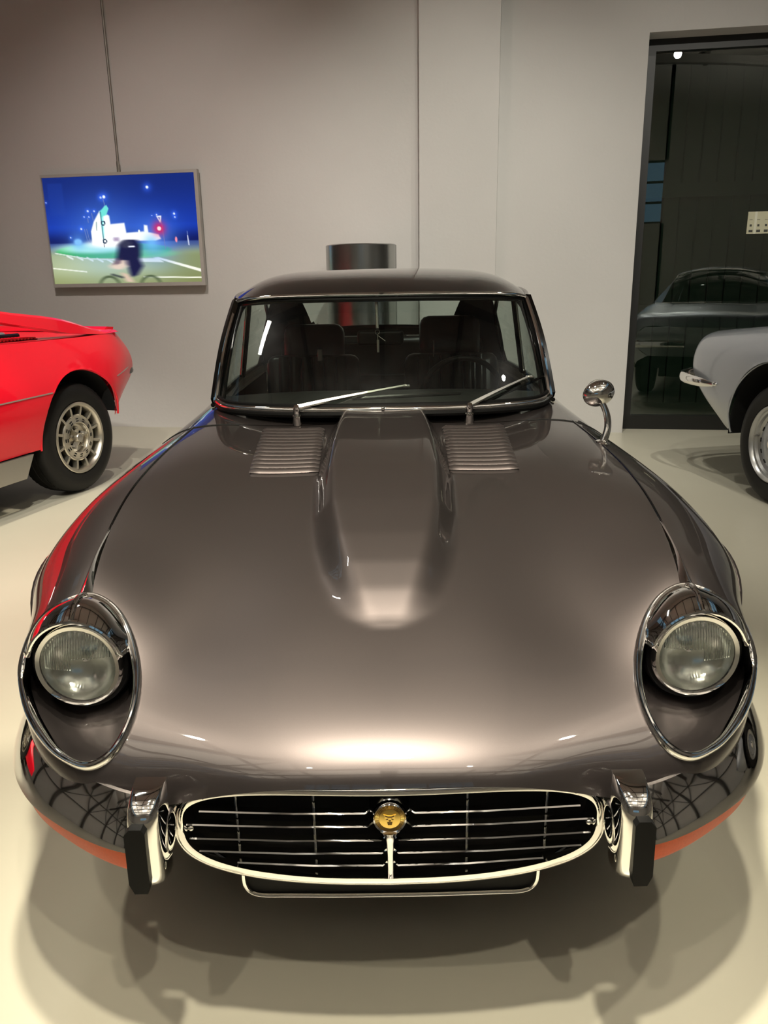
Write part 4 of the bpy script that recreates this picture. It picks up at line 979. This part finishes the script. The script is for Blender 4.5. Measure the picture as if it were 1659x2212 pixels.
mesh('cover_panel', *rbox((.42, -RW/2, .992), (.9, .75, .03), .012, 2), M['silver'], red)
mesh('tail_panel', *grid(np.array([[(-.73, -.22, .985), (-.75, -RW/2, .985), (-.73, -RW+.22, .985)], [(-.88, -.19, .745), (-.91, -RW/2, .745), (-.88, -RW+.19, .745)], [(-.64, -.19, .5), (-.66, -RW/2, .5), (-.64, -RW+.19, .5)]])), RED, red)
for v in (-.38, -RW+.38): mesh('tail_light', *rbox((-.86, v, .80), (.05, .30, .09), .01, 2), M['orange'], red)
mesh('rear_bumper', *sweep(resample([(-.72, -.155, .685), (-.87, -.20, .695), (-.93, -.5, .70), (-.94, -RW/2, .70), (-.93, -RW+.5, .70), (-.87, -RW+.2, .695)], 30), circ(.016, 8, .022)), M['dark_chrome'], red)
# cabin, nose and floor
cab = [[(1.10,-.24,1.225),(1.10,-.6,1.238),(1.10,-RW/2,1.242)], [(1.5,-.26,1.21),(1.5,-.6,1.232),(1.5,-RW/2,1.238)], [(1.72,-.30,1.17),(1.74,-.6,1.19),(1.75,-RW/2,1.195)]]
K = np.array(cab); Kf = np.concatenate([K, (K*[1, -1, 1]-[0, RW, 0])[:, -2::-1]], axis=1)
mesh('roof', *grid(loft(Kf, [6, 6], [4, 4, 4, 4])), RED, red)
mesh('windscreen', *grid(np.array([[(1.72, -.30, 1.17), (1.75, -RW/2, 1.195), (1.72, -RW+.30, 1.17)], [(2.42, -.20, .88), (2.55, -RW/2, .88), (2.42, -RW+.20, .88)]])), M['tint_glass'], red)
mesh('rear_window', *grid(np.array([[(1.08, -.26, 1.20), (1.08, -RW+.26, 1.20)], [(.92, -.26, .97), (.92, -RW+.26, .97)]])), M['tint_glass'], red)
for v0, v1 in ((-.27, -.085), (-RW+.27, -RW+.085)):
    mesh('side_window', *grid(np.array([[(1.10, v0, 1.20), (1.72, v0-.03*(1 if v0 > -.5 else -1), 1.16)], [(1.05, v1, .97), (2.40, v1-.02*(1 if v0 > -.5 else -1), .88)]])), M['tint_glass'], red)
    mesh('window_frame', *tube([(1.08, v0, 1.215), (1.72, v0, 1.17), (2.42, v1, .885)], .018, 6), RED, red)
mesh('front_lid', *grid(np.array([[(u, v, z) for v in np.linspace(-.07-k, -RW+.07+k, 5)] for u, z, k in ((2.38, .885, .03), (2.8, .80, .09), (3.2, .70, .19), (3.42, .60, .33))])), RED, red)
mesh('front_panel', *grid(np.array([[(3.42, -.40, .60), (3.47, -RW/2, .60), (3.42, -RW+.40, .60)], [(3.42, -.40, .36), (3.47, -RW/2, .36), (3.42, -RW+.4, .36)]])), RED, red)
mesh('dark_cabin', *box((1.45, -RW/2, .75), (.9, RW-.3, .5)), M['gap'], red, smooth=False)
mesh('underbody', *box((1.25, -RW/2, .27), (3.6, RW-.55, .12)), M['gap'], red, smooth=False)
mesh('rear_bay', *box((.0, -RW/2, .60), (1.0, RW-.75, .60)), M['gap'], red, smooth=False)

def tyre(parent, c, ax, R, rim, w):
    n = 120; a = norm(ax); u_ = norm(np.cross(a, (0, 0, 1))); w_ = np.cross(u_, a)
    prof = [(rim-.004, -.012, 0), (rim+.012, .004, 0), (rim+.05, .012, 0), (R-.045, .010, 0), (R-.018, -.004, 0), (R-.004, -.020, 1), (R, -.040, 1), (R, -.062, 1), (R-.009, -.064, 0), (R-.009, -.072, 0), (R, -.074, 1), (R, -w*.5-.004, 1), (R-.009, -w*.5-.002, 0), (R-.009, -w*.5+.004, 0), (R, -w*.5-.008, 1), (R, -w+.045, 1), (R-.006, -w+.022, 1), (R-.03, -w+.004, 0), (rim, -w, 0)]
    G = np.zeros((len(prof), n, 3)); ang = np.arange(n)*2*math.pi/n
    for i, (r, h, k) in enumerate(prof):
        rr = r-k*.0035*(np.arange(n) % 2); G[i] = np.asarray(c)+h*a+rr[:, None]*(np.outer(np.cos(ang), u_)+np.outer(np.sin(ang), w_))
    return mesh('tyre', *grid(G, closed_u=True), M['tyre'], parent, angle=30)
def alloy_wheel(parent, c, s):
    ax = np.array([0, s, 0.]); c = np.asarray(c, float)
    rim = mesh('wheel', *lathe([(.205, -.02), (.224, -.006), (.226, .004), (.221, .008), (.208, .006), (.200, -.004), (.196, -.020), (.190, -.05)], c, ax, 64), M['alloy'], parent)
    tyre(rim, c, ax, .347, .222, .21)
    mesh('wheel_well', *lathe([(.20, -.05), (.19, -.10), (0, -.10)], c, ax, 40), M['gap'], rim)
    def q(r, t, h): return c+ax*h+np.array([math.cos(t), 0, math.sin(t)])*r
    mesh('wheel_ring', *lathe([(.146, -.050), (.147, -.016), (.140, -.010), (.132, -.012), (.098, -.004), (.094, -.008), (.092, -.05)], c, ax, 64), M['alloy'], rim)
    for k in range(12):
        t = 2*math.pi*(k+.5)/12
        mesh('wheel_spoke', *sweep([q(.140, t, -.018), q(.170, t, -.014), q(.200, t, -.012)], [(-.010, -.03), (.010, -.03), (.008, .006), (-.008, .006)], up=ax), M['alloy'], rim, angle=25)
        for r in (.107, .121):
            t2 = 2*math.pi*k/12
            pts = [q(r, t2+d, -.004-(r-.098)*.23+.0) for d in (-.10*.11/r, 0, .10*.11/r)]
            mesh('wheel_slot', *sweep(pts, [(-.0035, -.003), (.0035, -.003), (.0035, .0012), (-.0035, .0012)], up=ax), M['gap'], rim)
    mesh('hub_dish', *lathe([(.094, -.012), (.085, -.035), (.05, -.042), (0, -.042)], c, ax, 40), M['alloy'], rim)
    for k in range(5):
        t = 2*math.pi*k/5+.3
        mesh('wheel_nut', *lathe([(0, -.015), (.010, -.015), (.012, -.022), (.012, -.042)], q(.064, t, 0), ax, 6), M['sill'], rim, smooth=False)
        mesh('nut_well', *lathe([(.020, -.0395), (.0, -.0395)], q(.064, t, 0), ax, 16), M['gap'], rim)
    mesh('hub_cap', *lathe([(0, .0), (.026, .0), (.030, -.006), (.032, -.042)], c, ax, 32), M['alloy'], rim)
    mesh('hub_badge', *lathe([(.022, .0004), (.020, .0016), (0, .0016)], c, ax, 24), M['sill'], rim)
    for k in range(3):
        t = 2*math.pi*k/3+.9
        mesh('hub_arm', *sweep([q(.028, t, -.012), q(.06, t, -.022), q(.088, t, -.022)], [(-.012, -.02), (.012, -.02), (.003, .010), (-.003, .010)], up=ax), M['alloy'], rim, angle=20)
alloy_wheel(red, (-.05, -.045, .352), 1); alloy_wheel(red, (2.55, -.075, .352), 1)
alloy_wheel(red, (-.05, -RW+.045, .352), -1); alloy_wheel(red, (2.55, -RW+.075, .352), -1)

# ------------------------------------------------------------------ silver car at the right (its right side faces us: local -y)
sil = thing('classic_car', (2.178, 4.399, 0), 'silver classic coupe at the right edge with chrome quarter bumper', 'car', rot=math.atan2(-.99, .13))
SI = M['silver']; SW = 1.56
def S_(u, tops, k=0): return [(u-(.0), y, z) for y, z in tops]
srows = [
 [(-1.07,.40,.80),(-1.06,.20,.795),(-1.045,.13,.74),(-1.02,.115,.66),(-.95,.14,.56),(-.86,.22,.49)],
 [(-1.045,.38,.895),(-1.01,.13,.875),(-.99,.062,.79),(-.965,.05,.66),(-.86,.07,.54),(-.74,.13,.44)],
 [(-.86,.36,.935),(-.84,.10,.915),(-.82,.03,.82),(-.80,.012,.65),(-.74,.03,.51),(-.64,.08,.40)],
 [(-.55,.36,.962),(-.54,.09,.945),(-.53,.015,.84),(-.52,0,.64),(-.50,.01,.48),(-.47,.06,.34)],
 [(-.1,.36,.995),(-.1,.09,.978),(-.1,.012,.86),(-.1,0,.64),(-.1,.01,.46),(-.1,.06,.30)],
 [(.6,.33,.99),(.6,.08,.965),(.6,.015,.86),(.6,0,.64),(.6,.01,.44),(.6,.06,.26)],
 [(1.3,.33,.97),(1.3,.08,.945),(1.3,.015,.85),(1.3,0,.63),(1.3,.01,.44),(1.3,.06,.26)],
 [(2.0,.33,.95),(2.0,.08,.925),(2.0,.015,.83),(2.0,0,.62),(2.0,.01,.44),(2.0,.06,.26)],
 [(2.6,.34,.90),(2.6,.10,.88),(2.6,.03,.79),(2.6,.015,.61),(2.6,.03,.46),(2.6,.08,.30)],
 [(2.95,.38,.82),(2.95,.16,.80),(2.95,.09,.73),(2.95,.07,.60),(2.93,.09,.48),(2.9,.14,.36)],
 [(3.12,.45,.68),(3.12,.28,.67),(3.12,.21,.64),(3.10,.19,.58),(3.06,.21,.50),(3.0,.26,.42)]]

SS = loft(np.array(srows), [4, 6, 8, 14, 12, 8, 8, 14, 8, 5], [6, 8, 10, 10, 6])
ARS = ((0, .36, .455), (2.40, .36, .43))
for s in (1, -1):
    G0 = SS.copy()
    if s < 0: G0[..., 1] = SW-G0[..., 1]
    G, mk = cutarch(G0, ARS); mesh('body_side', *compact(*grid(G, mask=mk)), SI, sil, angle=50)
    yy = lambda v: v if s > 0 else SW-v
    for u0, z0, r in ARS:
        mesh('arch_liner', *liner((u0, yy(.04), z0), (0, -s, 0), r+.01, .33), M['gap'], sil)
        mesh('arch_lip', *tube([(u0+r*math.cos(t), yy(float(np.interp(z0+r*math.sin(t), [.3, .46, .64, .86], [.06, .01, .0, .014]))+.003), z0+r*math.sin(t)) for t in np.linspace(-.05, math.pi+.05, 40)], .007, 6, up=(0, 1, 0)), SI, sil)
    # quarter bumper
    bp = resample([(-1.16, .60, .632), (-1.155, .30, .632), (-1.11, .10, .630), (-1.02, .0, .628), (-.88, -.035, .624), (-.72, -.025, .618), (-.62, .0, .614)], 40)
    mesh('quarter_bumper', *sweep([(p[0], yy(p[1]), p[2]) for p in bp], circ(.020, 12, .038), scale=np.interp(np.arange(40), [0, 22, 34, 39], [.9, 1.0, .75, .3])), CH, sil)
    mesh('bumper_bolt', *ellipsoid((-.60, yy(.0), .62), (.022, .018, .014), 16, 10), CH, sil)
    mesh('door_handle', *tube([(.75, yy(-.01), .80), (.92, yy(-.01), .80)], .009, 8), CH, sil)
def full_s(rows):
    K = np.array(rows, float); Km = K[:, -2::-1].copy(); Km[..., 1] = SW-Km[..., 1]; return np.concatenate([K, Km], axis=1)
mesh('boot_lid', *grid(loft(full_s([[(-1.07,.40,.80),(-1.08,SW/2,.80)], [(-1.045,.38,.895),(-1.06,SW/2,.905)], [(-.86,.36,.935),(-.87,SW/2,.955)], [(-.55,.36,.962),(-.55,SW/2,.985)], [(-.05,.36,.995),(-.05,SW/2,1.005)]]), [4, 5, 6, 8], [8, 8])), SI, sil)
mesh('front_lid', *grid(loft(full_s([[(1.75,.33,.955),(1.75,SW/2,.985)], [(2.3,.335,.93),(2.3,SW/2,.965)], [(2.6,.34,.90),(2.6,SW/2,.935)], [(2.95,.38,.82),(2.97,SW/2,.85)], [(3.12,.45,.68),(3.16,SW/2,.70)]]), [5, 5, 6, 5], [8, 8])), SI, sil)
tp0 = np.array(srows[0]); tp1 = tp0*[1, -1, 1]+[0, SW, 0]
mesh('tail_panel', *grid(np.array([tp0*(1-t)+tp1*t-[.035*math.sin(math.pi*t)**.6, 0, 0] for t in np.linspace(0, 1, 13)])), SI, sil)
roofr = [[(.42,.33,1.30),(.40,.55,1.345),(.38,SW/2,1.355)], [(.9,.31,1.325),(.9,.55,1.375),(.9,SW/2,1.388)], [(1.32,.34,1.285),(1.34,.55,1.335),(1.36,SW/2,1.348)]]
mesh('roof', *grid(loft(full_s(roofr), [8, 8], [5, 6, 6, 5])), SI, sil)
rb = full_s([[(.38,.335,1.29),(.36,.55,1.335),(.345,SW/2,1.345)], [(-.10,.24,1.0),(-.13,.5,1.0),(-.15,SW/2,1.003)]])
RWG = resample(rb[0], 21), resample(rb[1], 21)
mesh('rear_window', *grid(np.array([RWG[0]*(1-t)+RWG[1]*t+[-.03*math.sin(math.pi*t), 0, .03*math.sin(math.pi*t)] for t in np.linspace(0, 1, 8)])), M['tint_glass'], sil)
mesh('rear_window_trim', *tube(np.concatenate([RWG[0], RWG[1][::-1]]), .012, 8, closed=True), CH, sil)
wf = full_s([[(1.36,.34,1.28),(1.39,.55,1.328),(1.41,SW/2,1.34)], [(1.80,.22,.97),(1.90,.5,.985),(1.95,SW/2,.99)]])
mesh('windscreen', *grid(np.array([resample(wf[0], 21), resample(wf[1], 21)])), M['tint_glass'], sil)
mesh('windscreen_trim', *tube(np.concatenate([resample(wf[0], 21), resample(wf[1], 21)[::-1]]), .012, 8, closed=True), CH, sil)
for s in (1, -1):
    yy = lambda v: v if s > 0 else SW-v
    for a, b in (((.34, .30), (1.0, .31)), ((1.02, .31), (1.33, .335))):
        pass
    mesh('side_window', *grid(np.array([[(.46, yy(.335), 1.27), (.9, yy(.325), 1.295), (1.30, yy(.35), 1.265)], [(.18, yy(.10), .985), (.9, yy(.09), .965), (1.72, yy(.10), .955)]])), M['tint_glass'], sil)
    mesh('window_frame', *tube([(.18, yy(.10), .985), (.44, yy(.33), 1.275), (.9, yy(.318), 1.305), (1.32, yy(.345), 1.272), (1.74, yy(.11), .955)], .010, 6), CH, sil)
    mesh('rear_pillar', *grid(np.array([[(.38, yy(.335), 1.29), (.46, yy(.335), 1.28)], [(-.12, yy(.24), .995), (.18, yy(.085), .975)]])), SI, sil)
mesh('dark_cabin', *box((.75, SW/2, .70), (1.9, SW-.35, .5)), M['gap'], sil, smooth=False)
mesh('underbody', *box((1.1, SW/2, .30), (3.2, SW-.6, .12)), M['gap'], sil, smooth=False)
def steel_wheel(parent, c, s):
    ax = np.array([0, -s, 0.]); c = np.asarray(c, float)
    rim = mesh('wheel', *lathe([(.205, -.02), (.220, -.004), (.221, .006), (.214, .010), (.207, .004), (.201, -.010), (.190, -.014), (.184, -.030), (.172, -.034), (.165, -.040)], c, ax, 64), M['steel_rim'], parent)
    tyre(rim, c, ax, .342, .218, .165)
    mesh('wheel_disc', *lathe([(.168, -.052), (.160, -.034), (.140, -.026), (.115, -.030), (.09, -.022), (.06, -.018), (0, -.018)], c, ax, 56), M['silver'], rim)
    for k in range(14):
        t = 2*math.pi*k/14; p = c+ax*-.029+np.array([math.cos(t), 0, math.sin(t)])*.150
        a2 = np.array([-math.sin(t), 0, math.cos(t)])
        mesh('vent_hole', *tube([p-a2*.012, p+a2*.012], .0055, 8), M['gap'], rim)
    mesh('hub_cap', *lathe([(0, .012), (.03, .010), (.05, .0), (.060, -.012), (.064, -.022)], c, ax, 40), CH, rim)
    mesh('valve', *tube([c+np.array([-.178, 0, .02])+ax*-.03, c+np.array([-.172, 0, .02])+ax*.006], .005, 8), M['sill'], rim)
for u0 in (0, 2.40):
    steel_wheel(sil, (u0, .035, .347), 1); steel_wheel(sil, (u0, SW-.035, .347), -1)
